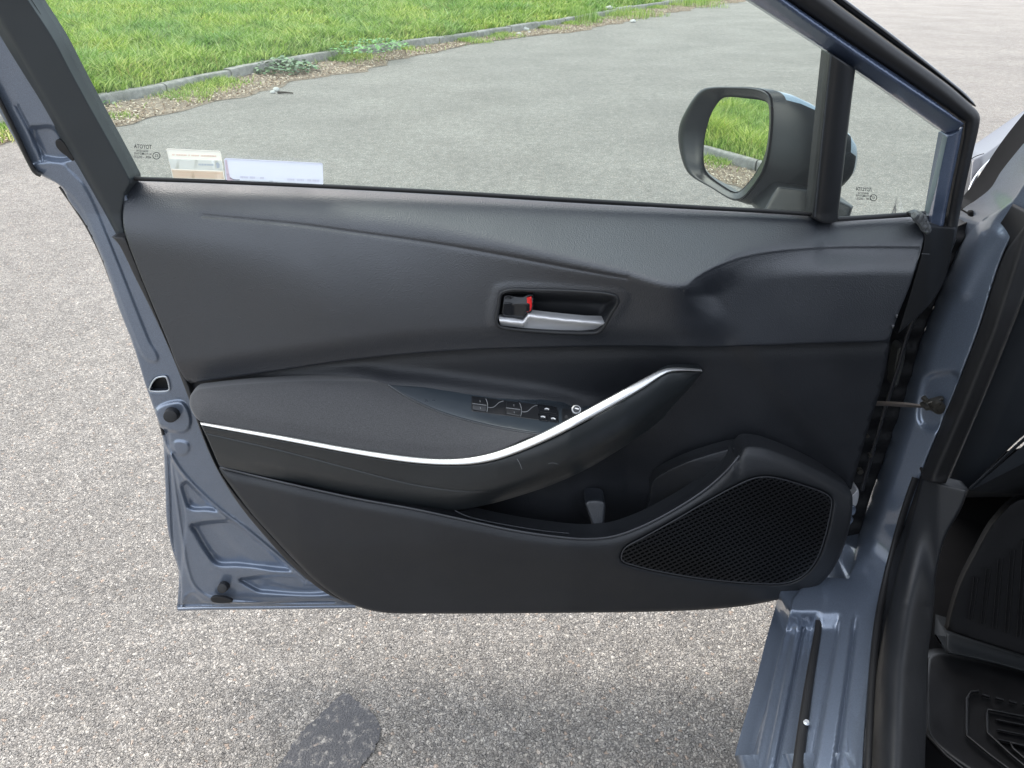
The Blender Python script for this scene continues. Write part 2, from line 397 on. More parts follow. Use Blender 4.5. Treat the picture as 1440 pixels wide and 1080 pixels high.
def scatter_bits(name, n, mat, smin_, smax, size, wide=1.0, lift=.02, **kw):
    SG = np.arange(15, 70, .1); LW = np.array([litter_w(v) for v in SG])
    s_ = RNG.uniform(smin_, smax, n); p = np.stack([np.interp(s_, KS, KC[:, 0]), np.interp(s_, KS, KC[:, 1])], 1)
    q = np.stack([np.interp(s_ + .1, KS, KC[:, 0]), np.interp(s_ + .1, KS, KC[:, 1])], 1); t = q - p; t /= np.linalg.norm(t, axis=1)[:, None]
    nn = np.stack([t[:, 1], -t[:, 0]], 1); wd = np.interp(s_, SG, LW) * wide
    o = wd * RNG.uniform(0, 1, n) ** .8; c = p + nn * o[:, None]; z = .02 * (1 - o / wd) + .008 + RNG.uniform(0, lift, n)
    C3 = np.concatenate([c, z[:, None]], 1); u = RNG.normal(size=(n, 3)); u[:, 2] *= .35; u /= np.linalg.norm(u, axis=1)[:, None]
    v = np.cross(u, RNG.normal(size=(n, 3)) * [.4, .4, 0] + [0, 0, 1]); v /= np.linalg.norm(v, axis=1)[:, None]
    L = RNG.uniform(.5, 1.4, n)[:, None] * size
    Vv = np.stack([C3 - u * L, C3 + v * L * .45, C3 + u * L, C3 - v * L * .45], 1).reshape(-1, 3)
    return mesh(name, Vv, np.arange(4 * n).reshape(-1, 4), mat, smooth=False, kind='stuff', **kw)
scatter_bits('leaf_litter', 42000, mat_litter('dry_leaves', (.22, .14, .09), (.48, .36, .25), (.75, .66, .52)), 22, 58, .014,
             label='dry brown leaf litter lying along the foot of the kerb')

# ------------------------------------------------------------------ grass
def mat_grass(name, a, b, c):
    s = NM(name); g = s.n('ShaderNodeNewGeometry'); r = s.ramp(g.outputs['Random Per Island'], [(0, a), (.45, b), (.9, c), (1, (.36, .34, .12))])
    pn = s.noise(.9, 4, .6); pr = s.ramp(pn.outputs[0], [(.35, (.72, .85, .8)), (.65, (1.25, 1.12, .85))])
    col = s.mix(1.0, r.outputs[0], pr.outputs[0], 'MULTIPLY'); s.l(col, s.p.inputs['Base Color']); s.p.inputs['Roughness'].default_value = .5
    tr = s.n('ShaderNodeBsdfTranslucent'); s.l(col, tr.inputs[0]); mx = s.n('ShaderNodeMixShader'); mx.inputs[0].default_value = .4
    s.l(s.p.outputs[0], mx.inputs[1]); s.l(tr.outputs[0], mx.inputs[2]); s.l(mx.outputs[0], s.out.inputs[0]); return s.m
GRM = mat_grass('grass', (.09, .19, .025), (.32, .49, .085), (.66, .76, .33))
def blades(name, X, Yv, Z, H, Wd, mat, lean=.5, parent=None, **kw):
    n = len(X); th = RNG.uniform(0, 2*np.pi, n); ph = RNG.uniform(0, 2*np.pi, n)
    B = np.stack([X, Yv, Z], 1); s_ = np.stack([np.cos(th), np.sin(th), np.zeros(n)], 1) * (Wd / 2)[:, None]
    ln = np.stack([np.cos(ph), np.sin(ph), np.zeros(n)], 1) * (H * RNG.uniform(.1, 1.0, n) * lean)[:, None]
    up = np.array([0, 0, 1.0]); m1 = B + up * (H * .55)[:, None] + ln * .35; tp_ = B + up * (H * RNG.uniform(.75, 1, n))[:, None] + ln
    V = np.stack([B - s_, B + s_, m1 + s_ * .8, m1 - s_ * .8, tp_], 1).reshape(-1, 3)
    k = (np.arange(n) * 5)[:, None]
    F = np.concatenate([k + [0, 1, 2], k + [0, 2, 3], k + [3, 2, 4]], 0)
    return mesh(name, V, F, mat, parent, smooth=False, **kw)
def grass_pts():
    out = []
    # denser near the kerb edge seen close, thinner far away; left part shows in the wing mirror
    for (y0, y1, depth, dens) in ((-3, 5, 4.0, 2400), (-4, 6, 16, 450), (5, 9, 6, 3000), (9, 13, 8, 2600), (13, 18, 12, 1500), (18, 25, 18, 700), (25, 34, 30, 120)):
        n = int((y1 - y0) * depth * dens); y = RNG.uniform(y0, y1, n); x = kerb_x(y) - .10 - RNG.uniform(0, depth, n)
        a = (x / np.maximum(y, .1)); keep = (y < 5) | (a > -1.0); out.append(np.stack([x[keep], y[keep]], 1))
    return np.concatenate(out)
gp = grass_pts()
def wave(x, y): return (np.sin(x*2.1+y*1.3)+np.sin(x*.9-y*2.7+2)+np.sin(x*4.3+y*3.9+1)+np.sin(x*7.7-y*6.1))/4
dk = kerb_x(gp[:, 1]) - .12 - gp[:, 0]
Hh = (.13 + .08 * wave(gp[:, 0], gp[:, 1]) + RNG.uniform(-.02, .05, len(gp))) * np.clip(.45 + dk * 1.6, .45, 1.15)
zg = .10 + .03 * np.clip(dk / 2, 0, 1) + .02 * np.clip((dk - 2) / 4, 0, 1)
cl_ = np.abs(np.sin(gp[:, 0]*3.3+2.2*np.sin(gp[:, 1]*2.1))*np.sin(gp[:, 1]*3.9+1.7*np.sin(gp[:, 0]*2.9)))
Hh = Hh * (.65 + .7 * cl_) + RNG.exponential(.025, len(gp))
wdt = np.clip(.0055 + .0009 * gp[:, 1], .006, .024) * RNG.uniform(.5, 1.9, len(gp))
blades('grass', gp[:, 0], gp[:, 1], zg, np.clip(Hh, .02, .3), wdt, GRM, 1.3, kind='stuff', label='bright green uncut grass on the verge above the kerb')
gs_ = RNG.uniform(30, 62, 60000); gP = np.stack([np.interp(gs_, KS, KC[:, 0]), np.interp(gs_, KS, KC[:, 1])], 1)
gQ = np.stack([np.interp(gs_ + .1, KS, KC[:, 0]), np.interp(gs_ + .1, KS, KC[:, 1])], 1) - gP; gQ /= np.linalg.norm(gQ, axis=1)[:, None]
go = RNG.exponential(.12, len(gs_)); pat = np.sin(gs_ * 2.3 + 1) + np.sin(gs_ * 5.1) + .6 * np.sin(gs_ * 13) + .25 * np.clip((gs_ - 44) / 4, 0, 3) > .75
pat |= RNG.random(len(gs_)) < .02
gP = gP + np.stack([gQ[:, 1], -gQ[:, 0]], 1) * go[:, None]; gP = gP[pat & (go < .55)]
blades('gutter_grass', gP[:, 0], gP[:, 1], np.full(len(gP), .01), RNG.uniform(.02, .10, len(gP)), np.full(len(gP), .009), GRM, 1.4, kind='stuff', label='sparse low grass growing in the litter at the foot of the kerb')
# tufts in the gutter and on the kerb: one plant each
def tuft(px, py, r, h, n, label, mat=GRM, z=0.0, lean=1.3):
    c = PP(px, py, (0, 0, z), (0, 0, 1.0))
    rr = r * np.sqrt(RNG.uniform(0, 1, n)); th = RNG.uniform(0, 6.28, n)
    rr = rr * (1 + .3 * np.sin(3 * th + px))
    blades('grass_tuft', c[0] + rr * np.cos(th), c[1] + rr * np.sin(th), np.full(n, float(c[2])), h * (1.15 - .8 * (rr / (1.3 * r)) ** 2) * RNG.uniform(.4, 1.1, n), np.full(n, .007), mat, lean,
           label=label, category='grass tuft', group='grass tufts growing out of the gutter')
tuft(165, 167, .16, .07, 180, 'thin yellowish grass tuft in the litter by the kerb beside the window frame')
tuft(262, 138, .32, .10, 650, 'wide flat green grass tuft in the gutter just before the kerb joint')
tuft(308, 121, .20, .12, 380, 'upright green grass tuft against the kerb between flat tuft and leafy weed')
tuft(475, 84, .28, .24, 700, 'tall green grass tuft hanging over the kerb right of the leafy weed')
tuft(615, 60, .28, .30, 600, 'dense dark green grass tuft where the bare kerb reappears')
tuft(697, 55, .22, .10, 260, 'small bright green grass tuft alone below the bare kerb')
tuft(815, 32, .45, .38, 600, 'tall green grass tuft covering a kerb joint further up the road', lean=.6)
tuft(880, 24, .8, .26, 700, 'long yellow green grass tuft spread along the far gutter', lean=.6)
tuft(965, 9, .9, .35, 500, 'furthest green grass tuft at the bend of the kerb', lean=.6)
def mat_leaf(name, col):
    s = NM(name); g = s.n('ShaderNodeNewGeometry'); r = s.ramp(g.outputs['Random Per Island'], [(0, tuple(v*.6 for v in col)), (1, tuple(min(1, v*1.7) for v in col))])
    s.l(r.outputs[0], s.p.inputs['Base Color']); s.p.inputs['Roughness'].default_value = .4; return s.m
def leafy(name, px, py, rx, ry, h, n, size, mat, z=0, **kw):
    c = PP(px, py, (0, 0, z), (0, 0, 1.0)); V = []; F = []
    for k in range(n):
        th = random.uniform(0, 6.28); r = math.sqrt(random.random()); x = c[0] + rx*r*math.cos(th); y = c[1] + ry*r*math.sin(th)
        zz = z + h * random.uniform(.25, 1) * (1 - r * r * .6); L = size * random.uniform(.6, 1.3); a = random.uniform(0, 6.28)
        u = Vector((math.cos(a), math.sin(a), random.uniform(-.2, .5))).normalized(); v = u.cross(Vector((0, random.uniform(-.5, .5), 1))).normalized(); w_ = u.cross(v)
        P0 = Vector((x, y, zz)); b = len(V)
        for (s1, s2, s3) in ((0, 0, 0), (.3, .38, .06), (.7, .32, .05), (1, 0, -.06), (.7, -.32, .05), (.3, -.38, .06), (.5, 0, -.04)):
            V.append(tuple(P0 + u*L*s1 + v*L*s2 - w_*L*s3))
        F += [(b, b+1, b+6), (b+1, b+2, b+6), (b+2, b+3, b+6), (b+3, b+4, b+6), (b+4, b+5, b+6), (b+5, b, b+6)]
    return mesh(name, V, F, mat, smooth=True, **kw)
leafy('leafy_weed', 398, 103, .42, .40, .17, 420, .055, mat_leaf('weed_leaf', (.13, .22, .10)), label='bushy broad leafed weed growing over the kerb in the gutter', category='weed')
leafy('clover_patch', 520, 68, .5, .8, .10, 700, .04, mat_leaf('clover_leaf', (.11, .27, .05)), z=.13, label='low patch of round leafed plants at the edge of the verge grass', kind='stuff')
leafy('small_weed', 140, 153, .14, .12, .08, 60, .04, mat_leaf('small_weed_leaf', (.09, .17, .06)), label='small dark weed against the kerb next to the window frame', category='weed')
# dandelions
DF = plain('dandelion_yellow', (.8, .55, .03), .7); DW = plain('seed_head', (.75, .75, .7), .9)
def dande(px, py, mat, r, label):
    c = PP(px, py, (0, 0, .26), (0, 0, 1.0)); root = empty('dandelion', (c[0], c[1], .13), label=label, category='dandelion', group='dandelions in the verge grass')
    tube('stem', [(c[0], c[1], .12), (c[0] + .004, c[1], .2), (c[0], c[1], .26)], .003, mat_leaf('stalk', (.12, .22, .06)), root, 6)
    V = []; F = []
    for k in range(60):
        d = Vector((random.gauss(0, 1), random.gauss(0, 1), random.gauss(.3, .8))).normalized(); u = d.orthogonal().normalized() * r * .22; b = len(V)
        V += [tuple(Vector(c)), tuple(Vector(c) + d*r + u), tuple(Vector(c) + d*r - u)]; F.append((b, b+1, b+2))
    mesh('flower_head', V, F, mat, root, smooth=False)
dande(301, 47, DF, .035, 'yellow dandelion flower in the grass above the cream sticker'); dande(303, 10, DW, .03, 'white dandelion seed head near the top of the grass')
dande(345, 14, DW, .025, 'smaller pale seed head right of the white one')
# stones, twig
def pebble(px, py, r, mat, label, z=0.0):
    c = PP(px, py, (0, 0, z + r*.5), (0, 0, 1.0)); bm = bmesh.new(); bmesh.ops.create_icosphere(bm, subdivisions=3, radius=r)
    for v in bm.verts: v.co = Vector((v.co.x*1.25, v.co.y, v.co.z*.72)) * (1 + .12*math.sin(v.co.x*90+1)+.1*math.sin(v.co.y*110+v.co.z*70)) + Vector(c)
    m = bpy.data.meshes.new('stone'); bm.to_mesh(m); bm.free(); m.materials.append(mat); o = bpy.data.objects.new('stone', m); link(o)
    for p in m.polygons: p.use_smooth = True
    o['label'] = label; o['category'] = 'stone'; o['group'] = 'loose stones in the gutter'
PST = plain('pale_stone', (.62, .60, .56), .8, bump=(60, .4, .01))
pebble(736, 42, .075, PST, 'largest whitish stone lying against the bare kerb'); pebble(730, 48, .04, PST, 'small pale stone touching the largest whitish one'); pebble(744, 46, .035, PST, 'brownish small stone right of the largest white stone')
pebble(388, 126, .03, PST, 'white pebble beside the twig at the asphalt edge'); pebble(383, 130, .022, PST, 'tiny white pebble left of the twig')
pebble(890, 30, .05, PST, 'lone white stone on the asphalt near the far grass')
pebble(857, 11, .06, PST, 'whitish lump on top of the kerb in the far grass', .12)
a_ = PP(391, 130, (0, 0, .012), (0, 0, 1.0)); b_ = PP(412, 131, (0, 0, .012), (0, 0, 1.0)); m_ = (a_ + b_) / 2 + [0, -.02, .006]
tube('twig', [tuple(a_), tuple(m_), tuple(b_)], [.012, .010, .006], plain('dark_bark', (.05, .04, .03), .9), seg=7, label='short dark twig lying on the asphalt below the leafy weed', category='twig')
# blue-grey wall far beyond the grass
BW = plain('blue_grey_boards', (.13, .16, .22), .6)
bw = empty('blue_fence', (0.3, 20.8, 0), label='blue grey board fence behind the verge grass at the top of the photo', category='fence')
for k in range(22):
    x = -2.5 + k * .25
    V = [(x + dx, 20.8 + dy, z) for z in (.05, 1.9) for dx, dy in ((0, 0), (.235, 0), (.235, .025), (0, .025))]
    mesh('board', V, [(0, 1, 5, 4), (1, 2, 6, 5), (2, 3, 7, 6), (3, 0, 4, 7), (4, 5, 6, 7)], BW, bw, smooth=False)

# ------------------------------------------------------------------ the car
car = empty('car', (1.0, .9, 0), label='blue grey car with its driver door wide open showing the black door trim', category='car')
def part(name):                          # grouping empty for a part with several pieces
    o = bpy.data.objects.new(name, None); o.location = (0.2, .95, .5); o.empty_display_size = .03; return link(o, car)

# ---- outlines (picture measure) of the door trim
belt = [(183, 254), (300, 258), (480, 266), (640, 275), (800, 285), (960, 294), (1080, 300), (1142, 305), (1160, 312), (1177, 312), (1240, 308), (1285, 307)]
belt_f = fx(belt)
roll_f = fx([(170, 276), (300, 284), (430, 296), (560, 313), (700, 342), (880, 385), (960, 402), (1040, 362), (1100, 350), (1300, 345)])
up_bot = [(268, 539), (330, 530), (400, 520), (480, 508), (560, 499), (640, 493), (700, 490), (850, 487), (1016, 488)]
def Y_upper(x, y):
    b = belt_f(x); wd = np.maximum(roll_f(x) - b, 12); t = y - b; s_ = t / wd
    y0 = .985 - .00108 * wd * np.clip(s_, 0, 2.2); yb = .985 - .00108 * wd
    u = np.clip((t - wd) / 150, -1, 1); y1 = yb + (.908 - yb) * (1 - (1 - u) ** 2)
    Yv = -smin(-y0, -y1, .010)                            # rounded crest between roll and face
    # soft inner corner at the crest, rounded shoulder near the glass
    Yv = Yv + .0015 * np.exp(-(np.clip(t, 0, None) / 7) ** 2)
    bot = np.interp(x, [268, 400, 560, 700, 1016], [539, 520, 499, 490, 488])
    Yv = Yv + .010 * sm((y - (bot - 34)) / 34)          # undercut toward the lower edge
    return Yv
creaseA = cr([(286, 303), (340, 308), (420, 316), (500, 327), (600, 341), (700, 358), (800, 377), (880, 391)])
handle_out = cr([(700, 402), (743, 399), (827, 404), (872, 408), (884, 416), (880, 430), (868, 448), (852, 467), (836, 473), (760, 470), (700, 465), (689, 458), (688, 440), (693, 415)], True)
cup = cr([(707, 411), (752, 408.5), (827, 411), (864, 416), (869, 424), (860, 440), (846, 464), (834, 469), (760, 467), (706, 461), (698, 454), (701, 430)], True, 2.5)
def upper_Y(x, y):
    return (Y_upper(x, y) + groove(x, y, creaseA, .0018, 2.4) + .0025 * sm((dist(x, y, creaseA, False).reshape(np.shape(x))) / 30) * (y > np.interp(x, creaseA[:, 0], creaseA[:, 1])) * 0
            - emboss(x, y, handle_out, .002, 6))
front_top = [(1297, 345), (1180, 345), (1100, 350), (1045, 359), (1005, 373), (978, 388), (962, 403)]
front_left = [(962, 403), (959, 412), (964, 424), (984, 453), (1016, 487)]
up_out = cr([(183, 254, 1)] + belt[1:-1] + [(1285, 307), (1295, 313), (1299, 327), (1297, 345), (1280, 400), (1262, 445), (1250, 480, 1), (1130, 483.5), (1018, 487.5)] + up_bot[::-1][1:-1]
            + [(268, 539, 1), (262, 535), (250, 515), (235, 478), (215, 430), (190, 368), (175, 325), (173, 300), (177, 272)], True, 5)
def Y_front(x, y):
    B = np.concatenate([cr(front_top), cr(front_left)]); YB = Y_upper(B[:, 0], B[:, 1])
    x_ = np.ravel(x); y_ = np.ravel(y); best = np.full(len(x_), 1e9); yv = np.zeros(len(x_))
    for k in range(len(B)):
        d = np.hypot(x_ - B[k, 0], y_ - B[k, 1]); m = d < best; best[m] = d[m]; yv[m] = YB[k]
    Yc = np.interp(x_, [960, 1080], [.910, .924]) - .00004 * (y_ - 345)
    return (Yc + (yv - Yc) * (1 - sm(best / 42))).reshape(np.shape(x))
front_out = cr([(1296, 347, 1), (1180, 347), (1100, 352), (1046, 361), (1007, 375), (980, 390), (964, 404), (961, 412), (966, 424), (986, 453), (1018, 486, 1), (1130, 483.5), (1250, 480, 1), (1262, 445), (1280, 400)], True, 5)
trim = part('door_trim')
def Y_all(x, y):
    m = inside(x, y, front_out); Yv = np.array(upper_Y(x, y), float)
    if m.any(): Yv[m] = Y_front(x[m], y[m])
    return Yv
relief('upper_trim', up_out, Y_all, LEA, trim, 5, 2.5, .0025, .02, holes=[cup], lines=[(creaseA, 2.2), (handle_out, 2.5), (cr(front_top), 3.0), (cr(front_left), 2.5)])

# armrest reference surface
back_f = fx([(262, 552), (350, 540), (430, 536), (500, 537), (545, 541), (600, 545), (665, 553), (760, 566), (850, 577), (900, 545), (990, 500)])
chr_up = [(281, 593), (330, 601), (400, 613), (500, 631), (570, 641), (620, 645), (660, 643), (700, 634), (750, 614), (800, 589), (850, 562), (900, 535), (925, 522), (942, 517), (986, 519)]
chr_lo = [(283, 598), (330, 607), (400, 620), (500, 639), (570, 650), (620, 654), (665, 653), (705, 645), (757, 625), (807, 601), (857, 574), (905, 546), (930, 529), (946, 522.5), (988, 522.5)]
cu, cl = fx(chr_up), fx(chr_lo)
def Yedge(x): return np.interp(x, [265, 400, 550, 700, 800, 880, 930, 990], [.882, .862, .846, .838, .842, .862, .885, .925])
def Yarm(x, y):
    t = np.clip((y - back_f(x)) / np.maximum(cu(x) - back_f(x), 6), -.3, 1.1)
    Yb = np.interp(x, [262, 700, 850, 990], [.915, .928, .905, .93]); Ye = Yedge(x)
    return Yb + (Ye - Yb) * (t + .10 * np.sin(np.pi * np.clip(t, 0, 1)))
pad = cr([(267, 570), (268, 556), (276, 548), (292, 545), (350, 539), (430, 535), (500, 535), (528, 536), (546, 541, 1), (575, 560), (620, 580), (680, 597), (740, 608), (773, 612, 1),
          (750, 614), (700, 634), (660, 643), (620, 645), (570, 641), (500, 631), (400, 613), (330, 601), (281, 592, 1), (273, 584)], True, 4)
arm = part('armrest')
relief('armrest_pad', pad, lambda x, y: Yarm(x, y) - .004 * sm(sdist(x, y, pad) / 22).reshape(np.shape(x)), FAB, arm, 5, 4, .004, .015)
ins = cr([(548, 542, 1), (600, 544.5), (665, 554), (760, 566.5), (845, 577.5), (851, 580, 1), (815, 589), (776, 611, 1), (740, 607), (680, 596), (620, 579), (576, 559)], True, 3)
swp = part('switch_panel')
relief('switch_plate', ins, lambda x, y: Yarm(x, y) + .001, INS, swp, 4, 1.5, .0015, .01)
# thin bright seam round the insert
def ribbon(name, line, Yf, wpx, mat, parent, h=.0008, rnd=False, **kw):
    t = np.gradient(line, axis=0); t /= np.linalg.norm(t, axis=1)[:, None] + 1e-9; nn = np.stack([-t[:, 1], t[:, 0]], 1)
    wv = wpx if hasattr(wpx, '__len__') else np.full(len(line), float(wpx))
    cs = [(-.5, 1.0), (-.42, .3), (-.2, 0.0), (.2, 0.0), (.42, .3), (.5, 1.0)]; V = []
    for (o, q) in cs:
        p = line + nn * (o * wv)[:, None]; V.append(PY(p[:, 0], p[:, 1], Yf(line[:, 0], line[:, 1]) - h * (1 - q)))
    V = np.stack(V, 1).reshape(-1, 3); n = len(line)
    F = [(k*6+j, (k+1)*6+j, (k+1)*6+j+1, k*6+j+1) for k in range(n-1) for j in range(5)]
    return mesh(name, V, F, mat, parent, **kw)
seamM = plain('seam_highlight_plastic', (.10, .105, .11), .3)
ribbon('piping', cr([(546, 541), (576, 560), (620, 580), (680, 597), (740, 608), (774, 612)], ds=4), lambda x, y: Yarm(x, y), 1.6, seamM, arm)
# chrome strip
cn = 90; xs = np.linspace(0, 1, cn); U = cr(chr_up, ds=2); Lw = cr(chr_lo, ds=2)
def resam(P, n):
    d = np.concatenate([[0], np.cumsum(np.linalg.norm(np.diff(P, axis=0), axis=1))]); t = np.linspace(0, d[-1], n); return np.stack([np.interp(t, d, P[:, 0]), np.interp(t, d, P[:, 1])], 1)
U = resam(U, cn); Lw = resam(Lw, cn); V = []
wd_ = np.linalg.norm(U - Lw, axis=1) / 12
for q, dz, dw in ((0, .004, 0), (.05, .0, 0), (.12, -.0012, 0), (.5, -.0016, -.0035), (.84, -.002, -.0065), (.92, -.001, -.006), (1, .008, 0)):
    p = U * (1 - q) + Lw * q; V.append(PY(p[:, 0], p[:, 1], Yedge(U[:, 0]) - .001 - .007 * np.exp(-((U[:, 0] - 805) / 55) ** 2) + dz + dw * wd_))
V = np.stack(V, 1).reshape(-1, 3)
mesh('chrome_strip', V, [(k*7+j, (k+1)*7+j, (k+1)*7+j+1, k*7+j+1) for k in range(cn-1) for j in range(6)], CHR, arm)
# side of the armrest
side = cr([(283, 599, 1)] + [(x, y + .5) for x, y in chr_lo[1:-1]] + [(988, 523, 1), (980, 537), (960, 562), (930, 590), (900, 613), (865, 636), (830, 657), (790, 676), (750, 691), (700, 706), (660, 715), (640, 718, 1), (560, 709), (480, 694), (400, 676), (308, 655, 1), (294, 622)], True, 4)
seam = cr([(286, 608), (340, 620), (400, 634), (480, 655), (560, 676), (600, 684), (650, 690), (700, 690), (740, 684)])
low_f = fx([(280, 640), (308, 656), (400, 676), (480, 694), (560, 709), (640, 718), (700, 706), (750, 691), (830, 657), (900, 613), (960, 562), (988, 523.5)])
def Yside(x, y):
    t = np.clip((y - cl(x)) / np.maximum(low_f(x) - cl(x), 8), 0, 1)
    b = Yedge(x) + .004 + .020 * t ** 1.3 + .035 * sm((t - .62) / .38) * np.interp(x, [300, 640, 700], [.15, .6, 1])
    b = b - .011 * np.sin(np.pi * np.clip(t * 1.2, 0, 1)) * np.interp(x, [560, 760, 960, 990], [0, 1, 1, 0])
    return b + groove(x, y, seam, .0016, 1.2)
relief('armrest_side', side, Yside, SIDE, arm, 4, 2, .002, .02, lines=[(seam, 1.2)])
sc1 = plain('scratch', (.25, .26, .27), .5)
ribbon('scratch', cr([(727, 645), (731, 652), (734, 660)], ds=2), lambda x, y: Yside(x, y) - .0003, .7, sc1, arm, .0003)
ribbon('scratch', cr([(771, 652), (778, 651), (785, 653)], ds=2), lambda x, y: Yside(x, y) - .0001, .4, sc1, arm, .0001)

# recessed middle wall
mid = cr([(266, 546, 1), (280, 530), (330, 518), (400, 508), (480, 496), (560, 487), (700, 478), (1016, 476), (1130, 473), (1252, 470, 1), (1243, 530), (1222, 600), (1197, 688, 1), (1150, 700), (1060, 700), (960, 745), (860, 775), (760, 770), (640, 735), (560, 640), (400, 580), (268, 560, 1)], True, 6)
diag = [(1040, 489), (1080, 540), (1130, 605), (1190, 682)]
dg = fx(diag)
def Ymid(x, y):
    t = (y - 490) / 60
    base = .948 + .003 * np.exp(-((y - np.interp(x, [266, 400, 560, 700, 1016, 1250], [545, 522, 501, 492, 489, 482])) / 10) ** 2)
    shelf = .024 * sm(1 - (back_f(x) + 6 - y) / 34) * np.interp(x, [266, 400, 480, 540, 800, 880], [.1, .2, .5, 1, 1, 0])
    sdg = (x - np.interp(y, [489, 540, 605, 682], [1036, 1078, 1128, 1188])) / 1.25
    Yv = base - shelf - .008 * sm(sdg / 40 + .4)
    Yv = Yv + .02 * sm((y - 600) / 80) * sm((1000 - x) / 120)
    return Yv
relief('middle_trim', mid, Ymid, LEAS, trim, 6, 0, 0, .01)
# lower panel
lip = [(305, 656), (400, 677), (500, 699), (580, 713), (650, 728), (720, 743), (780, 752), (825, 755.5), (862, 752), (900, 739), (940, 719), (985, 691), (1015, 665), (1036, 640), (1045, 629)]
lipf = fx(lip + [(1056, 627), (1080, 631), (1130, 651), (1192, 686)])
lowp = cr([(304, 655, 1)] + lip[1:-1] + [(1046, 628), (1056, 626), (1080, 630), (1130, 650), (1175, 674), (1193, 686), (1199, 700), (1195, 740), (1180, 785), (1160, 815), (1135, 831), (1100, 842), (1040, 853), (960, 859), (800, 862), (600, 863), (545, 862), (512, 856), (480, 843), (445, 818), (415, 789), (385, 757), (352, 720), (322, 680)], True, 4.5)
spk = cr([(874, 781), (880, 770), (905, 756), (950, 731), (1000, 702), (1040, 681), (1064, 672), (1090, 672), (1130, 683), (1160, 694), (1169, 703), (1168, 720), (1160, 755), (1149, 785), (1133, 806), (1112, 818), (1080, 821), (1000, 815), (930, 804), (885, 793), (875, 788)], True, 3)
def Ylow(x, y):
    d = np.clip(y - lipf(x), 0, 400)
    top = np.interp(x, [300, 420, 600, 800, 900, 1000, 1050, 1120, 1200], [.900, .880, .862, .852, .858, .868, .872, .882, .900])
    Yv = top + .00005 * d + .030 * sm((y - 760) / 110) - .006 * np.sin(np.pi * np.clip(d / 200, 0, 1))
    Yv += .008 * np.exp(-(d / 9) ** 2)                       # rounded lip
    sp = (x > 1035) * .011 * np.exp(-(d / 30.0) ** 2)        # sloping shoulder over the speaker
    return Yv + sp + .012 * sm((430 - x) / 120)
relief('lower_panel', lowp, lambda x, y: Ylow(x, y) + .0025 * np.exp(-(dist(x, y, spk) / 5) ** 2).reshape(np.shape(x)), LOWP, trim, 5, 5, .008, .03, holes=[spk])
lipM = plain('edge_highlight', (.06, .063, .07), .38)  # lighter colour puts the highlight along the pocket lip into the plastic
ribbon('lip_edge', cr([(309, 657), (400, 679), (500, 701), (580, 715.5), (650, 730.5), (720, 745.5), (780, 754.5), (825, 758), (862, 754.5), (900, 741.5), (940, 721.5), (985, 693.5), (1017, 667), (1040, 641)], ds=5),
       lambda x, y: Ylow(x, y) - .0005, 3.2, lipM, trim, .0025)
# inner lip and pocket: bottle holder wall, divider
bh = cr([(914, 700), (915, 683), (922, 671), (960, 651), (1000, 637), (1030, 629), (1041, 628, 1), (1043, 635), (1030, 654), (1010, 674), (985, 694), (940, 720), (905, 738, 1), (908, 716)], True, 4)
relief('bottle_holder', bh, lambda x, y: .906 + .04 * sm((980 - x + (y - 640) * .8) / 130) + .01 * sm((650 - y) / 30), LOWP, trim, 5, 3, .006, .02)
dv = cr([(823, 706), (830, 703), (846, 704), (851, 709), (850, 730), (848, 754, 1), (837, 754, 1), (830, 730), (824, 712)], True, 3)
relief('pocket_divider', dv, lambda x, y: .915 - .02 * (y - 704) / 50, LEA, trim, 4, 4, .004, .03)
ribbon('pocket_edge', cr([(640, 718), (660, 727), (700, 736), (760, 746), (800, 750)], ds=5), lambda x, y: Ylow(x, y + 5) + .006, 1.3, lipM, trim, .001)
ribbon('pocket_rib', cr([(885, 730), (895, 729.5), (904, 729.5)], ds=3), lambda x, y: .93 + 0 * x, 1.2, lipM, trim, .001)
# speaker grille
spb = part('speaker_grille')
relief('grille_back', spk, lambda x, y: Ylow(x, y) + .010, plain('grille_back', (.004, .004, .005), .8), spb, 10, 0, 0, 0)
def bars(name, ang, spacing, wpx, h, yo):
    V = []; F = []; u = np.array([math.cos(ang), math.sin(ang)]); v = np.array([-u[1], u[0]]); c0 = np.array([1022., 750.])
    for k in range(-75, 76):
        o = c0 + v * spacing * k; s_ = np.arange(-190, 190, 2.0); P = o + u * s_[:, None]; ins_ = sdist(P[:, 0], P[:, 1], spk) > -.5
        idx = np.where(ins_)[0]
        if len(idx) < 3: continue
        for run in np.split(idx, np.where(np.diff(idx) > 1)[0] + 1):
            if len(run) < 3: continue
            q = P[run[::4].tolist() + [run[-1]]]; b = len(V)
            for (oo, dy) in ((-.5, 1), (-.25, 0), (.25, 0), (.5, 1)):
                pp = q + v * oo * wpx; W = PY(pp[:, 0], pp[:, 1], Ylow(pp[:, 0], pp[:, 1]) + yo + dy * h)
                if oo == -.5: blk = [W]
                else: blk.append(W)
            n = len(q); W = np.stack(blk, 1).reshape(-1, 3); V += W.tolist()
            F += [(b+i*4+j, b+(i+1)*4+j, b+(i+1)*4+j+1, b+i*4+j+1) for i in range(n-1) for j in range(3)]
    mesh(name, V, F, BLKG if 0 else BLK, spb, smooth=False, kind='stuff')
bars('grille_mesh', R(-24), 5.0, 2.1, .004, .001)
bars('grille_cross_mesh', R(50), 6.6, 1.5, .004, .0022)
ribbon('grille_rim', np.concatenate([spk, spk[:1]]), lambda x, y: Ylow(x, y) + .001, 1.8, plain('grille_rim', (.035, .037, .042), .35), spb, .001)

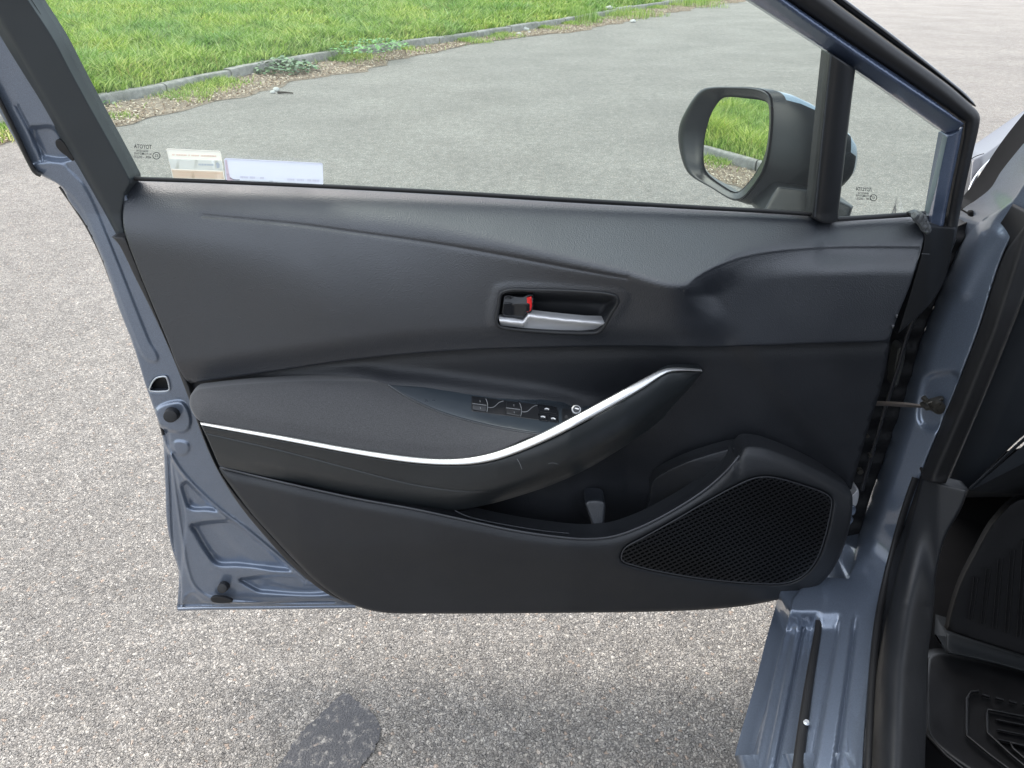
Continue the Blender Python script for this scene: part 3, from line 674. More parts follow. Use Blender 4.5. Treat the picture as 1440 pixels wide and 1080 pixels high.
# ---- door handle
hd = part('door_handle')
def Yb(x, y): return Y_upper(x, y)
relief('handle_cup', cup, lambda x, y: Yb(x, y) + .004 + .030 * sm(sdist(x, y, cup) / 15).reshape(np.shape(x)), BLK, hd, 3, 0, 0, 0)
rim_line = np.concatenate([cup, cup[:1]])
ribbon('handle_bezel', rim_line, lambda x, y: Yb(x, y) - .001, 5.0, BLK, hd, .003)
lev = cr([(701, 445, 1), (720, 447.5), (736, 450, 1), (743, 440, 1), (765, 443), (793, 446), (825, 449), (852, 450), (854, 452), (849, 457), (834, 468, 1), (800, 467), (760, 464), (704, 458, 1)], True, 2)
def Ylev(x, y):
    top = np.interp(x, [700, 736, 743, 793, 853], [446, 450, 440, 446, 451]); t = (y - top) / 16
    return Yb(x, y) + .004 - .010 * np.exp(-((t - .28) / .22) ** 2) * 1.0 + .005 * sm((t - .3) / .9) + np.interp(x, [700, 820, 855], [0, .002, .012])
relief('handle_lever', lev, Ylev, SIL, hd, 2.5, 1.2, .002, .012)
knob = cr([(708, 416), (714, 413.5), (722, 415), (735, 416), (742, 413.5), (750, 413), (752, 418), (750, 432), (746, 440), (741, 440), (736, 447.5), (722, 447), (708, 445), (705, 440), (706, 428)], True, 2)
relief('lock_knob', knob, lambda x, y: Yb(x, y) + .006 - .004 * sm((y - 418) / 10) + .002 * np.cos((x - 722) / 6), BLKG, hd, 2.5, 3, .005, .02)
rd = cr([(741, 419, 1), (747.5, 417.5, 1), (748, 430), (746.5, 437, 1), (741, 439, 1)], True, 2)
relief('lock_mark', rd, lambda x, y: Yb(x, y) + .0005 + 0 * x, RED, hd, 3, 0, 0, .002)

# ---- window switches
STEELK = plain('knob_metal', (.32, .32, .32), .3, .8)
def swY(x, y, up=.0): return Yarm(x, y) - up
BTN = plain('button_plastic', (.017, .018, .020), .33); EDG = plain('button_edge', (.22, .225, .23), .3)
def quad(pts, ds=2.0): return cr([(x, y, 1) for x, y in pts], True, ds)
well = quad([(663, 556.5), (745, 567.5), (780, 572), (786, 578), (786, 595), (755, 590.5), (663, 578.5)])
relief('switch_well', well, lambda x, y: Yarm(x, y) + .0004, BTN, swp, 4, 1, .001, 0)
def icon_line(pts, Yo, parent, wd=.9, mat=WHT, name='symbol'):
    return ribbon(name, cr(pts, ds=1.5), lambda x, y: Yarm(x, y) - Yo, wd, mat, parent, .0003)
for (x0, y0, lab) in ((664, 558, 1), (711.5, 564, 2)):
    r_ = relief('window_switch', quad([(x0, y0), (x0 + 19, y0 + 2.5), (x0 + 22, y0 + 10), (x0 + 20.5, y0 + 22), (x0, y0 + 18.5)]), lambda x, y: Yarm(x, y) - .004 + .0035 * np.abs(y - (y0 + 11)) / 11, BTN, swp, 3, 1.5, .002, .006)
    icon_line([(x0, y0 + 9.5), (x0 + 20, y0 + 12)], .0045, swp, 1.1, EDG, 'switch_edge')
    icon_line([(x0 + 19, y0 + 2.5), (x0 + 21.8, y0 + 11), (x0 + 20.8, y0 + 21.5)], .0042, swp, 1.0, EDG, 'switch_edge')
    icon_line([(x0 + 22, y0 + 15), (x0 + 30, y0 + 14.5), (x0 + 38, y0 + 8), (x0 + 44, y0 + 6)], .0006, swp, 1.2, EDG, 'switch_edge')
    icon_line([(x0 + 11, y0 + 4.5), (x0 + 11.3, y0 + 7.5)], .0030, swp, .8, EDG); icon_line([(x0 + 11.5, y0 + 14.5), (x0 + 11.8, y0 + 17.5)], .0030, swp, .8, EDG)
for (q, c) in (([(756, 570), (776, 572.5), (783, 575), (784, 582.5), (758, 579)], (769, 575.5)), ([(757, 583), (769.5, 584.5), (770, 592.5), (758, 591)], (763.5, 586.5)), ([(771.5, 585), (784, 587), (785, 594), (772.5, 592.5)], (778, 589))):
    relief('lock_button', quad(q), lambda x, y: Yarm(x, y) - .0022, BLKG, swp, 3, 1.2, .0015, .004)
    icon_line([(c[0] - 3, c[1]), (c[0], c[1] - .8), (c[0] + 3, c[1] + .6)], .0030, swp, 2.0, WHT)
relief('mirror_switch_base', quad([(790, 574), (840, 579), (818, 590), (796, 596), (790, 592)]), lambda x, y: Yarm(x, y) + .0002, BTN, swp, 4, 1, .001, 0)
kc = PY(809, 582, Yarm(np.array(809.), np.array(582.))); kt = PY(810.5, 575.5, Yarm(np.array(810.), np.array(582.)) - .010)
ax = Vector(kt) - Vector(kc)
tube('mirror_knob', [tuple(Vector(kc) - ax*.2), tuple(Vector(kc) + ax*.7), tuple(Vector(kc) + ax*.75), tuple(Vector(kc) + ax*.98), tuple(Vector(kt))], [.0042, .0044, .0060, .0062, .0054], STEELK, swp, 20)
tube('mirror_knob_cap', [tuple(kt), tuple(Vector(kt) + ax*.08)], [.0046, .0043], BLKG, swp, 20)
tube('knob_mark', [tuple(Vector(kt) + ax*.08 + Vector((-.003, .002, 0))), tuple(Vector(kt) + ax*.12 + Vector((.003, -.001, 0)))], .0009, WHT, swp, 6)
dd_ = PY(796.5, 587, Yarm(np.array(796.), np.array(587.)) - .0005)
tube('panel_plug', [tuple(dd_), tuple(dd_ + [0, -.0012, .0012])], .0026, plain('plug_black', (.003, .003, .003), .5), swp, 14)

# ---- painted inner shell of the door, edge on the left and bottom
def shell_Y(x, y):
    Yv = .962 + .00006 * (y - 300) * (y > 300) * 0 + np.where(y < 300, (300 - y) * -.00018, 0)
    Yv = Yv + .012 * sm((730 - y) / 300) * 0
    # big rear-corner lower plate set back behind the curved flange
    lowplate = cr([(230, 610), (240, 660), (262, 700), (300, 735), (350, 790), (400, 830), (520, 860), (540, 900), (200, 900), (200, 600)], True, 8)
    flange = cr([(236, 640), (250, 690), (272, 712), (330, 752), (400, 810), (470, 850), (540, 900), (300, 846), (275, 820), (262, 790), (250, 740)], True, 8)
    Yv = Yv + emboss(x, y, lowplate, .004, 10)
    return Yv
sh = cr([(-60, 40), (-30, 105), (0, 160), (25, 205), (45, 240, 1), (62, 249), (85, 262), (98, 284), (118, 312), (138, 352), (152, 388), (165, 428), (188, 488), (204, 540), (218, 580), (228, 612), (232, 680), (234, 730), (240, 765), (250, 800), (251, 822), (248, 858, 1), (300, 856.5), (400, 855), (520, 852, 1), (540, 820), (460, 780), (380, 690), (330, 600), (300, 500), (230, 360), (180, 280), (120, 160), (60, 60), (0, -60, 1), (-60, -60, 1)], True, 5)
em = [  # (outline, depth, softness): pressed shapes in the sheet metal
    (cr([(43, 181), (50, 179), (76, 180), (92, 206), (100, 222), (64, 222), (58, 216)], True), .010, 4),
    (cr([(46, 234), (50, 229), (86, 229), (96, 238), (120, 264), (150, 330), (210, 480), (222, 506), (206, 506), (190, 478), (160, 400), (140, 350), (118, 300), (95, 270), (70, 255)], True), -.003, 3),
    (cr([(215, 590), (222, 574), (240, 566), (258, 567), (268, 590), (262, 606), (240, 606), (222, 600)], True), -.006, 3),
    (cr([(245, 622), (262, 622), (266, 632), (258, 640), (247, 636)], True), -.003, 3),
    (cr([(258, 680), (300, 678), (330, 700), (345, 716), (290, 716), (268, 714), (260, 700)], True), .011, 4),
    (cr([(270, 738), (350, 735), (400, 760), (440, 794), (330, 794), (305, 792), (290, 775), (275, 750)], True), .012, 4),
    (cr([(338, 814), (440, 811), (480, 830), (370, 832), (350, 824)], True), .009, 3.5),
    (cr([(254, 860), (260, 730), (252, 690), (240, 640), (228, 600), (200, 640), (215, 870), (520, 880), (520, 849), (330, 850), (290, 848), (268, 835)], True), .004, 3),
]
ln = [(cr([(227, 607), (245, 648), (269, 679), (310, 717), (346, 744), (388, 779), (430, 815)]), -.0035, 2.5), (cr([(240, 640), (248, 700), (257, 760), (264, 800), (275, 826), (300, 842), (350, 848), (480, 849)]), -.003, 2.2),
      (cr([(237, 640), (240, 700), (243, 760), (250, 800), (254, 825), (252, 856)]), .003, 1.2), (cr([(252, 851), (290, 850), (470, 847)]), .003, 1.2), (cr([(24, 150), (50, 200), (60, 226)]), .003, 2)]
def Ysh(x, y):
    Yv = shell_Y(x, y)
    fl = ln[0][0]; o_ = np.argsort(fl[:, 0]); below = sm((y - np.interp(x, fl[o_, 0], fl[o_, 1]) - 1) / 5)
    for k_, (p, h, s_) in enumerate(em): Yv = Yv + emboss(x, y, p, h, s_) * (below if k_ in (4, 5, 6) else 1)
    Yv = Yv + .004 * below * (x > 228)
    for l_, h, s_ in ln: Yv = Yv + groove(x, y, l_, h, s_)
    return Yv
latch = cr([(218, 533), (229, 529.5), (234, 531), (238, 545), (237, 549), (229, 550.5), (212, 550), (210, 547)], True, 1.5)
door = part('door')
relief('door_shell', sh, Ysh, PAINT, door, 3, 2.5, .004, .030, holes=[latch], lines=[(l_, s_) for l_, h, s_ in ln] + [(np.concatenate([p, p[:1]]), 2.0) for p, h, s_ in em])
relief('latch', latch, lambda x, y: .975 + 0 * x, plain('latch_black', (.012, .013, .013), .35, .3), door, 4, 0, 0, .005)
ribbon('latch_rim', np.concatenate([latch, latch[:1]]), lambda x, y: Ysh(x, y) - .001, 2.6, plain('latch_rim', (.62, .66, .70), .3, .7), door, .002)
for (a1, b1, r1) in (((239, 586), (244, 580), .0100), ((312, 828), (317, 822), .0085)):
    Yc = float(Ysh(np.array([a1[0]]), np.array([a1[1]]))[0])
    p0 = Vector(PY(*b1, Yc + .004)); p1 = Vector(PY(*a1, Yc - .016)); dv_ = (p1 - p0)
    tube('rubber_stop', [tuple(p0), tuple(p0 + dv_*.85), tuple(p0 + dv_*.97), tuple(p1), tuple(p1 - dv_*.02), tuple(p1 - dv_*.25)], [r1*1.15, r1, r1*.95, r1*.75, r1*.45, r1*.4], RUB, door, 20)
relief('round_plug', cr([(80, 196), (88, 198), (98, 212), (104, 226), (94, 220), (82, 210), (78, 202)], True, 2), lambda x, y: Ysh(np.full_like(x, 110.), y) - .001, RUB, door, 4, 2, .002, .004)
relief('drain_plug', cr([(296, 842), (305, 839), (322, 842), (327, 846), (318, 848), (300, 847)], True, 2), lambda x, y: .957 + 0 * x, RUB, door, 4, 1, .001, .004)
ribbon('weatherstrip', cr([(-30, 88), (0, 143), (22, 187), (48, 240), (58, 246)], ds=5), lambda x, y: Ysh(x, y) - .003, 7, RUB, door, .006)
ribbon('edge_seal', cr([(84, 262), (98, 282), (122, 318), (142, 358), (156, 394), (168, 428), (190, 486), (206, 538), (222, 584), (230, 612)], ds=5), lambda x, y: .970 + 0 * x, np.interp(np.arange(60), [0, 20, 59], [3, 6, 3])[:len(cr([(84, 262), (98, 282), (122, 318), (142, 358), (156, 394), (168, 428), (190, 486), (206, 538), (222, 584), (230, 612)], ds=5))] if False else 4.5, RUB, door, .006)
ribbon('hem_flange', cr([(250, 857), (300, 855.5), (400, 854.5), (500, 853)], ds=6), lambda x, y: .955 + 0 * x, 5, PAINT, door, .004)
sgr = plain('seal_grey', (.028, .027, .027), .6)
relief('trim_edge', cr([(157, 333, 1), (176, 333, 1), (192, 372), (217, 434), (240, 490), (264, 538), (272, 562), (285, 606), (305, 655), (325, 686), (356, 724), (390, 762), (420, 793), (452, 822), (485, 846, 1), (455, 832), (410, 795), (375, 757), (338, 712), (308, 665), (288, 622), (266, 562), (248, 515), (222, 455), (190, 390), (168, 345)], True, 5), lambda x, y: .938 - .02 * sm((y - 520) / 160) + 0 * x, sgr, door, 5, 2, .004, .02)

skin = cr([(p[0], p[1], 1) for p in [(236, 620), (236, 680), (238, 735), (246, 780), (254, 815), (253, 846), (520, 842), (1060, 826), (1130, 790), (1185, 690), (1225, 560), (1290, 400), (1325, 316), (1140, 304), (800, 284), (480, 266), (200, 254), (190, 300), (180, 345), (205, 470), (225, 540)]], True, 10)
relief('outer_skin', skin, lambda x, y: 1.045 + .02 * np.sin(np.clip((y - 250) / 600, 0, 1) * np.pi), PAINT, door, 24, 0, 0, .004)
relief('belt_moulding', cr([(196, 254, 1), (480, 265), (800, 284), (1140, 304), (1320, 304, 1), (1320, 316, 1), (1140, 314), (800, 294), (480, 275), (196, 264, 1)], True, 10), lambda x, y: .990 + .055 * np.clip((y - np.interp(x, [196, 1140, 1320], [254, 304, 304])) / 10, 0, 1), RUB, door, 10, 0, 0, .004)

# ---- window frame
def Yfr(x, y): return .985 - np.clip(300 - y, 0, 400) * .00022
g_r = [(38, -4), (75, 53), (100, 100), (126, 148), (155, 200), (181, 248)]
garn = cr([(-60, -150, 1), (-30, -110, 1), (38, -4)] + g_r[1:-1] + [(181, 248), (184, 256), (177, 270), (172, 300), (173, 315), (177, 331, 1), (157, 333, 1), (140, 300), (110, 246), (63, 153), (30, 100), (0, 52), (-60, -50, 1)], True, 5)
crs = cr([(-60, -80), (0, 24), (45, 103), (94, 189), (130, 255), (154, 300), (170, 330)])
def Ygarn(x, y):
    xc = np.interp(y, crs[:, 1], crs[:, 0]); d = x - xc
    return Yfr(x, y) - .030 - .0 * x + np.where(d < 0, -d * .0011, d * .00016)
win = part('window_frame')
relief('rear_garnish', garn, Ygarn, GARN, win, 5, 2.5, .003, .03)
ribbon('glass_run', cr([(37, -10), (75, 51), (100, 98), (127, 147), (156, 199), (183, 249)], ds=5), lambda x, y: Yfr(x, y) - .010, 3.5, RUB, win, .004)
blue_in = [(1040, -9), (1051, 0), (1165, 73), (1240, 124), (1328, 187)]
blu = cr([(1000, -34, 1), (1051, -1), (1165, 73), (1240, 124), (1329, 187, 1), (1343, 184), (1356, 174, 1), (1284, 120), (1190, 57), (1107, 0), (1040, -48, 1)], True, 5)
crest = cr([(1030, -52), (1098, 0), (1180, 58), (1276, 123), (1350, 172)])
def Yblu(x, y):
    yc = np.interp(x, crest[:, 0], crest[:, 1]); return Yfr(x, y) - .020 + .00095 * np.clip(y - yc, 0, 60) + .0012 * np.clip(yc - y, 0, 20)
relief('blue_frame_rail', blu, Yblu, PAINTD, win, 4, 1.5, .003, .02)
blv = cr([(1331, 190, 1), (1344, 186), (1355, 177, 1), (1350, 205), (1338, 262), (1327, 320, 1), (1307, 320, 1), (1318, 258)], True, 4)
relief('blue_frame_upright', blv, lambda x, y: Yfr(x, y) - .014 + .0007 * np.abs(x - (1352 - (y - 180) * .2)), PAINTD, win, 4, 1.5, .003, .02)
seal1 = cr([(1040, -48, 1), (1107, 0), (1190, 56), (1284, 119), (1357, 172, 1), (1352, 205), (1340, 262), (1329, 320), (1322, 345, 1), (1342, 345, 1), (1352, 290), (1366, 225), (1378, 172), (1377, 160), (1366, 148), (1332, 119), (1250, 60), (1168, 0), (1120, -36, 1)], True, 5)
relief('door_seal', seal1, lambda x, y: Yfr(x, y) - .012 - .006 * sm(sdist(x, y, seal1) / 12).reshape(np.shape(x)), RUB, win, 4, 4, .008, .03)
seal2 = cr([(1124, -36, 1), (1170, 0), (1252, 60), (1333, 119), (1366, 147), (1373, 150), (1362, 135), (1344, 119), (1268, 58), (1190, -1), (1145, -36, 1)], True, 4)
relief('outer_seal', seal2, lambda x, y: Yfr(x, y) + .004 + 0 * x, BLKG, win, 4, 4, .008, .03)
bar = cr([(1166, 73, 1), (1203, 97, 1), (1193, 180), (1178, 311, 1), (1160, 314), (1141, 306, 1), (1153, 190)], True, 4)
relief('division_bar', bar, lambda x, y: Yfr(x, y) - .020 + .000025 * (x - (1184 - (y - 80) * .11)) ** 2, BLK, win, 3, 3, .004, .025)
ribbon('bar_lip', cr([(1169, 76), (1158, 180), (1146, 305)], ds=5), lambda x, y: Yfr(x, y) - .0205, 2.0, plain('bar_lip', (.05, .055, .06), .3), win, .001)
ribbon('belt_seal', cr([(180, 251), (300, 255), (480, 263), (640, 271.5), (800, 281), (960, 290.5), (1080, 297), (1143, 301)], ds=8), lambda x, y: Yfr(x, y) - .003, 6.5, RUB, win, .005)
ribbon('quarter_belt_seal', cr([(1176, 308), (1230, 305), (1302, 300)], ds=8), lambda x, y: Yfr(x, y) - .003, 7, DARKG, win, .004)
# foam and clip at the front corner of the trim
relief('corner_cap', cr([(1284, 305, 1), (1300, 302), (1307, 318, 1), (1344, 320, 1), (1340, 345), (1326, 400), (1296, 440, 1), (1262, 470, 1), (1286, 390), (1298, 345), (1298, 322)], True, 4), lambda x, y: .957 + .01 * sm((x - 1300) / 30), BLK, trim, 4, 2, .003, .02)
relief('foam_pad', cr([(1286, 305), (1300, 301), (1306, 312), (1310, 324), (1303, 330), (1297, 322)], True, 3), lambda x, y: .951 + .004 * np.sin(x * .9 + y * .5), plain('foam', (.10, .105, .11), .8, bump=(200, .9, .003)), trim, 3, 3, .005, .01)
ribbon('corner_seam', cr([(1296, 357), (1307, 357.5)], ds=3), lambda x, y: .950 + 0 * x, 1.6, lipM, trim, .001)

# ---- glass
def mat_glass(name, tint, spec=.10):
    s = NM(name); t = s.t; t.nodes.remove(s.p); tr = s.n('ShaderNodeBsdfTransparent'); tr.inputs[0].default_value = (*tint, 1)
    gl = s.n('ShaderNodeBsdfGlossy'); gl.inputs['Roughness'].default_value = .0; gl.inputs[0].default_value = (1, 1, 1, 1)
    df = s.n('ShaderNodeBsdfDiffuse'); df.inputs[0].default_value = (.8, .82, .8, 1)
    fr = s.n('ShaderNodeFresnel'); fr.inputs[0].default_value = 1.5
    mx = s.n('ShaderNodeMixShader'); s.l(fr.outputs[0], mx.inputs[0]); s.l(tr.outputs[0], mx.inputs[1]); s.l(gl.outputs[0], mx.inputs[2])
    dn = s.noise(8, 5, .6); dr = s.ramp(dn.outputs[0], [(.3, .02), (.8, .07)])       # thin film of dust
    m2 = s.n('ShaderNodeMixShader'); s.l(dr.outputs[0], m2.inputs[0]); s.l(mx.outputs[0], m2.inputs[1]); s.l(df.outputs[0], m2.inputs[2]); s.l(m2.outputs[0], s.out.inputs[0]); return s.m
GLS = mat_glass('tinted_glass', (.745, .835, .805))
gl_out = cr([(0, -60, 1), (38, -4), (75, 53), (126, 148), (181, 250, 1), (480, 264), (800, 283), (1145, 303, 1), (1157, 180), (1169, 76, 1), (1051, -3), (960, -60, 1)], True, 12)
wn = part('window')
relief('window_glass', gl_out, Yfr, GLS, wn, 60, 0, 0, 0)
q_out = cr([(1200, 96, 1), (1330, 188, 1), (1318, 258), (1306, 303, 1), (1176, 308, 1)], True, 10)
relief('quarter_glass', q_out, Yfr, GLS, wn, 60, 0, 0, 0)
ribbon('quarter_glass_edge', cr([(1329, 192), (1316, 250), (1303, 300)], ds=5), lambda x, y: Yfr(x, y) - .002, np.full(len(cr([(1329, 192), (1316, 250), (1303, 300)], ds=5)), 7.0), plain('glass_edge', (.24, .29, .28), .3), wn, .001)

# ---- etched marks, mirrored as seen from inside
def flat_text(name, body, px, py, size_px, Yo, mat, parent, width_px=None, shear=0.0, mirror=True):
    c = bpy.data.curves.new(name, 'FONT'); c.body = body; c.align_x = 'CENTER'; c.align_y = 'CENTER'; c.size = 1; c.resolution_u = 2; c.offset = .012
    o = bpy.data.objects.new(name, c); sc.collection.objects.link(o); dg_ = bpy.context.evaluated_depsgraph_get(); dg_.update()
    me = bpy.data.meshes.new_from_object(o.evaluated_get(dg_)); bpy.data.objects.remove(o)
    v = np.array([x.co[:] for x in me.vertices]); sx = size_px
    if width_px: sx = width_px / (v[:, 0].max() - v[:, 0].min())
    X = px + (-1 if mirror else 1) * v[:, 0] * sx + shear * v[:, 1] * size_px; Yp = py - v[:, 1] * size_px + (X - px) * .045
    W = PY(X, Yp, Yfr(X, Yp) - Yo); m = me; m.vertices.foreach_set('co', W.astype(np.float32).ravel()); m.materials.clear(); m.materials.append(mat); m.update()
    ob = bpy.data.objects.new(name, m); link(ob, parent); return ob
def ring(name, px, py, r, Yo, mat, parent):
    th = np.linspace(0, 2*np.pi, 25); L = np.stack([px + r*np.cos(th), py + r*.95*np.sin(th)], 1); return ribbon(name, L, lambda x, y: Yfr(x, y) - Yo, 1.0, mat, parent, .0001)
for (cx, cy, k, shx) in ((201, 206.5, 1.0, 0.0), (1215, 266.5, .92, -.3)):
    flat_text('glass_mark', 'TOYOTA', cx, cy, 8.2*k, .003, INK, wn, 25*k, shx)
    flat_text('glass_mark', 'WA3331W', cx - 1, cy + 6*k, 4.4*k, .003, INK, wn, 17*k, shx)
    flat_text('glass_mark', 'AUTOMOTIVE', cx + 3 - 3*k, cy + 10*k, 4.4*k, .003, INK, wn, 25*k, shx)
    flat_text('glass_mark', '43R - 00231', cx - 1, cy + 14.5*k, 5*k, .003, INK, wn, 24*k, shx)
    ring('glass_mark_ring', cx + 20*k - (4 if shx else 0) - 1, cy + 12.5*k, 5.0*k, .003, INK, wn)
    flat_text('glass_mark', 'E2', cx + 20*k - (4 if shx else 0) - 1, cy + 12.5*k, 4.5*k, .003, INK, wn, None, shx)
    flat_text('glass_mark', '.', cx + 3, cy + 18*k, 6*k, .003, INK, wn)

# ---- wing mirror outside the glass
mir = part('wing_mirror')
M0 = PY(1030, 200, 1.17); dC = (M0 - CAM); 
ray0 = PY(1026, 236, 1.17) - CAM; ray0 /= np.linalg.norm(ray0)
Kt = np.array([kerb_x(3.3), 3.3, .08]); kd = Kt - M0; kd /= np.linalg.norm(kd)
mn = kd - ray0; mn /= np.linalg.norm(mn)
mg = cr([(1019, 137), (1050, 138.5), (1076, 143), (1081, 150), (1080, 190), (1074, 220), (1060, 246), (1043, 266), (1034, 270), (1018, 262), (996, 245), (990, 232), (990, 200), (998, 165), (1009, 145)], True, 4)
V2, T2, d2 = tri_area(mg, 6, 0); W2 = PP(V2[:, 0], V2[:, 1], M0, mn)
rr2 = ((W2 - M0) ** 2).sum(1); W2 = W2 - mn * (rr2 / (2 * 5.0))[:, None]
ms = NM('mirror_silver'); ms.p.inputs['Base Color'].default_value = (.88, .9, .88, 1); ms.p.inputs['Metallic'].default_value = 1; ms.p.inputs['Roughness'].default_value = 0.0
mesh('mirror_glass', W2, T2, ms.m, mir)
rim = cr([(991, 124), (1030, 122), (1062, 124), (1079, 131), (1084, 144), (1083, 190), (1074, 238), (1052, 272), (1040, 282), (1028, 281), (1001, 265), (970, 246), (960, 228), (954, 200), (955, 178), (963, 158), (978, 134)], True, 4)
RN = 72; rim = resam(np.concatenate([rim, rim[:1]]), RN + 1)[:-1]
mgc = resam(np.concatenate([mg, mg[:1]]), RN + 1)[:-1]
def align(a, b):
    best = min(range(RN), key=lambda s_: ((np.roll(b, s_, 0) - a) ** 2).sum()); return np.roll(b, best, 0)
mgc = align(rim, mgc); cg = rim.mean(0)
Wr = PP(rim[:, 0], rim[:, 1], M0 + mn * .012, mn); Wg = PP(mgc[:, 0], mgc[:, 1], M0 + mn * .001, mn)
rows = [PP(rim[:, 0], rim[:, 1], M0 + mn * .006, mn), Wr]
for q, o in ((.12, .016), (.25, .013), (.6, .006), (.95, -.002), (1.0, -.004)):
    p = rim * (1 - q) + mgc * q; rows.append(PP(p[:, 0], p[:, 1], M0 + mn * o, mn))
V = np.concatenate(rows); F = [(k*RN+j, k*RN+(j+1) % RN, (k+1)*RN+(j+1) % RN, (k+1)*RN+j) for k in range(len(rows)-1) for j in range(RN)]
MBL = plain('mirror_black', (.008, .010, .012), .36, bump=(900, .15, .0004))
mesh('mirror_bezel', V, F, MBL, mir)
E0 = PY(1190, 231, 1.09); C0 = Wr.mean(0); rows = []
LV = [(0, 1.0), (.10, 1.02), (.22, 1.0), (.36, .93), (.50, .83), (.64, .71), (.78, .56), (.88, .42), (.95, .28), (1.0, .12)]
for t, s_ in LV:
    c = C0 * (1 - t) + E0 * t; r0 = Wr - C0; dn_ = mn * (r0 @ mn)[:, None]; rows.append(c + (r0 - dn_) * s_ - mn * .004)
V = np.concatenate(rows); Fh, Fc = [], []
for k in range(len(rows) - 1):
    for j in range(RN):
        f = (k*RN+j, (k+1)*RN+j, (k+1)*RN+(j+1) % RN, k*RN+(j+1) % RN)
        c = (rows[k][j] + rows[k+1][j]) / 2; rel = rim[j] - cg
        cap_ = (k >= 1 and rel[1] < -58 and rel[0] > -30) or (k >= 6 and rel[1] < -20) or (k >= 7 and rel[1] < 60)
        (Fc if cap_ else Fh).append(f)
Fh.append(tuple(range((len(rows)-1)*RN, len(rows)*RN)))
mesh('mirror_housing', V, Fh, MBL, mir); 
mesh('mirror_cap', V, Fc, paint('mirror_cap_paint', (.20, .28, .35), .3, .3), mir)
foot = cr([(1072, 300), (1076, 290), (1092, 263), (1098, 261), (1150, 267, 1), (1200, 290, 1), (1190, 320, 1), (1076, 308)], True, 4)
relief('mirror_foot', foot, lambda x, y: 1.06 - .0003 * (x - 1070) - .0004 * (y - 262) + .0001 * (x - 1105), MBL, mir, 5, 4, .01, .06)

# ---- car body: pillar, sill, seals
def Ypill(x, y): 
    return 1.035 - .0011 * (x - (1200 + (700 - y) * .30)) - .00008 * (700 - y) * (y < 700) * 0
def Ysill(x, y, z=.36): return YZ(x, np.maximum(y, 700), z)
body_out = cr([(1475, 215, 1), (1440, 256), (1424, 280), (1400, 298), (1386, 306), (1368, 320), (1345, 352), (1325, 400), (1308, 440), (1292, 480), (1282, 520), (1268, 560), (1252, 605), (1238, 650), (1222, 700), (1208, 750), (1200, 795), (1192, 812, 1), (1145, 808, 1), (1128, 825), (1114, 842, 1), (1107, 872), (1090, 936), (1076, 997), (1053, 1081), (1046, 1110, 1), (1216, 1110, 1), (1214, 1080), (1221, 974), (1229, 905), (1238, 850), (1258, 780), (1285, 700), (1300, 655), (1332, 577), (1374, 470), (1408, 365), (1440, 300), (1460, 270, 1)], True, 6)
def lnf(a, b): return lambda y: np.interp(y, [a[1], b[1]], [a[0], b[0]]) if b[1] > a[1] else None
SL = {'outer': lambda y: 1112 - (y - 844) * .25}
def sill_rel(x, y):
    g = 0 * x; act = sm((y - 858) / 30)
    # u: position across the sill, lines converge toward the pillar
    def ln_(x0, y0, x1, y1): return x0 + (y - y0) * (x1 - x0) / (y1 - y0)
    step1 = ln_(1149, 885, 1124, 1080)               # dark gap centre
    out = ln_(1117, 885, 1076, 1080); out2 = ln_(1130, 885, 1091, 1080); g3 = ln_(1176, 891, 1142, 1080); g4 = ln_(1200, 897, 1176, 1080)
    g = g + .030 * sm((step1 + 6 - x) / 14) * act    # outer part sits lower
    g = g + .010 * sm((out + 4 - x) / 9) * act + .03 * sm((ln_(1105, 885, 1064, 1080) - x) / 12) * act
    g = g + act * (.009 * np.exp(-((x - out2) / 2.2) ** 2) + .014 * sm((g3 + 4 - x) / 8) + .006 * np.exp(-((x - g3) / 2.5) ** 2) + .010 * np.exp(-((x - g4) / 3) ** 2))
    g = g - .012 * sm((x - ln_(1222, 897, 1196, 1080)) / 22) * act
    return g
def Ybody(x, y):
    z = .335 - sill_rel(x, y)
    ys_ = YZ(x, np.maximum(y, 640), z)
    yp = Ypill(x, y)
    Yv = smin(yp, np.where(y > 640, ys_, 9), .09)
    # hinge-side roll-off (outboard edge turns away) and the check-strap recess
    edge = np.interp(y, [200, 318, 400, 480, 560, 650, 750, 830], [1450, 1368, 1325, 1292, 1268, 1238, 1208, 1185])
    Yv = Yv + .035 * np.clip(1 - (x - edge) / 30, 0, 1.1) ** 2 * sm((800 - y) / 90)
    rec = cr([(1300, 535), (1308, 528), (1322, 525), (1348, 528), (1340, 560), (1322, 602), (1300, 600), (1292, 585), (1295, 555)], True, 6)
    Yv = Yv + emboss(x, y, rec, .008, 5)
    Yv = Yv - .006 * np.exp(-(dist(x, y, cr([(1400, 330), (1375, 365), (1352, 410)]), False) / 12) ** 2).reshape(np.shape(x))
    return Yv
bodyp = part('body')
SLN = [(np.array([(a, b) for a, b in zip(np.linspace(x0, x1, 40), np.linspace(y0, y1, 40))]), 2.4) for x0, y0, x1, y1 in ((1149, 870, 1124, 1080), (1117, 885, 1076, 1080), (1130, 885, 1091, 1080), (1176, 885, 1142, 1080), (1200, 890, 1176, 1080))]
relief('painted_pillar_and_sill', body_out, Ybody, PAINT, bodyp, 3.5, 3, .006, .05, lines=SLN)
ribbon('sill_gasket', cr([(1152, 872), (1149, 895), (1138, 960), (1128, 1030), (1121, 1090)], ds=6), lambda x, y: YZ(x, y, .322), np.linspace(10, 17, len(cr([(1152, 872), (1149, 895), (1138, 960), (1128, 1030), (1121, 1090)], ds=6))), RUB, bodyp, .004)
cc = PY(1134, 1016, float(YZ(1134., 1016., .329))); pts_ = [tuple(cc), tuple(cc + [0, 0, .003])]
tube('sill_clip', pts_, [.0045, .003], plain('bright_clip', (.8, .82, .85), .2, .6), bodyp, 12)
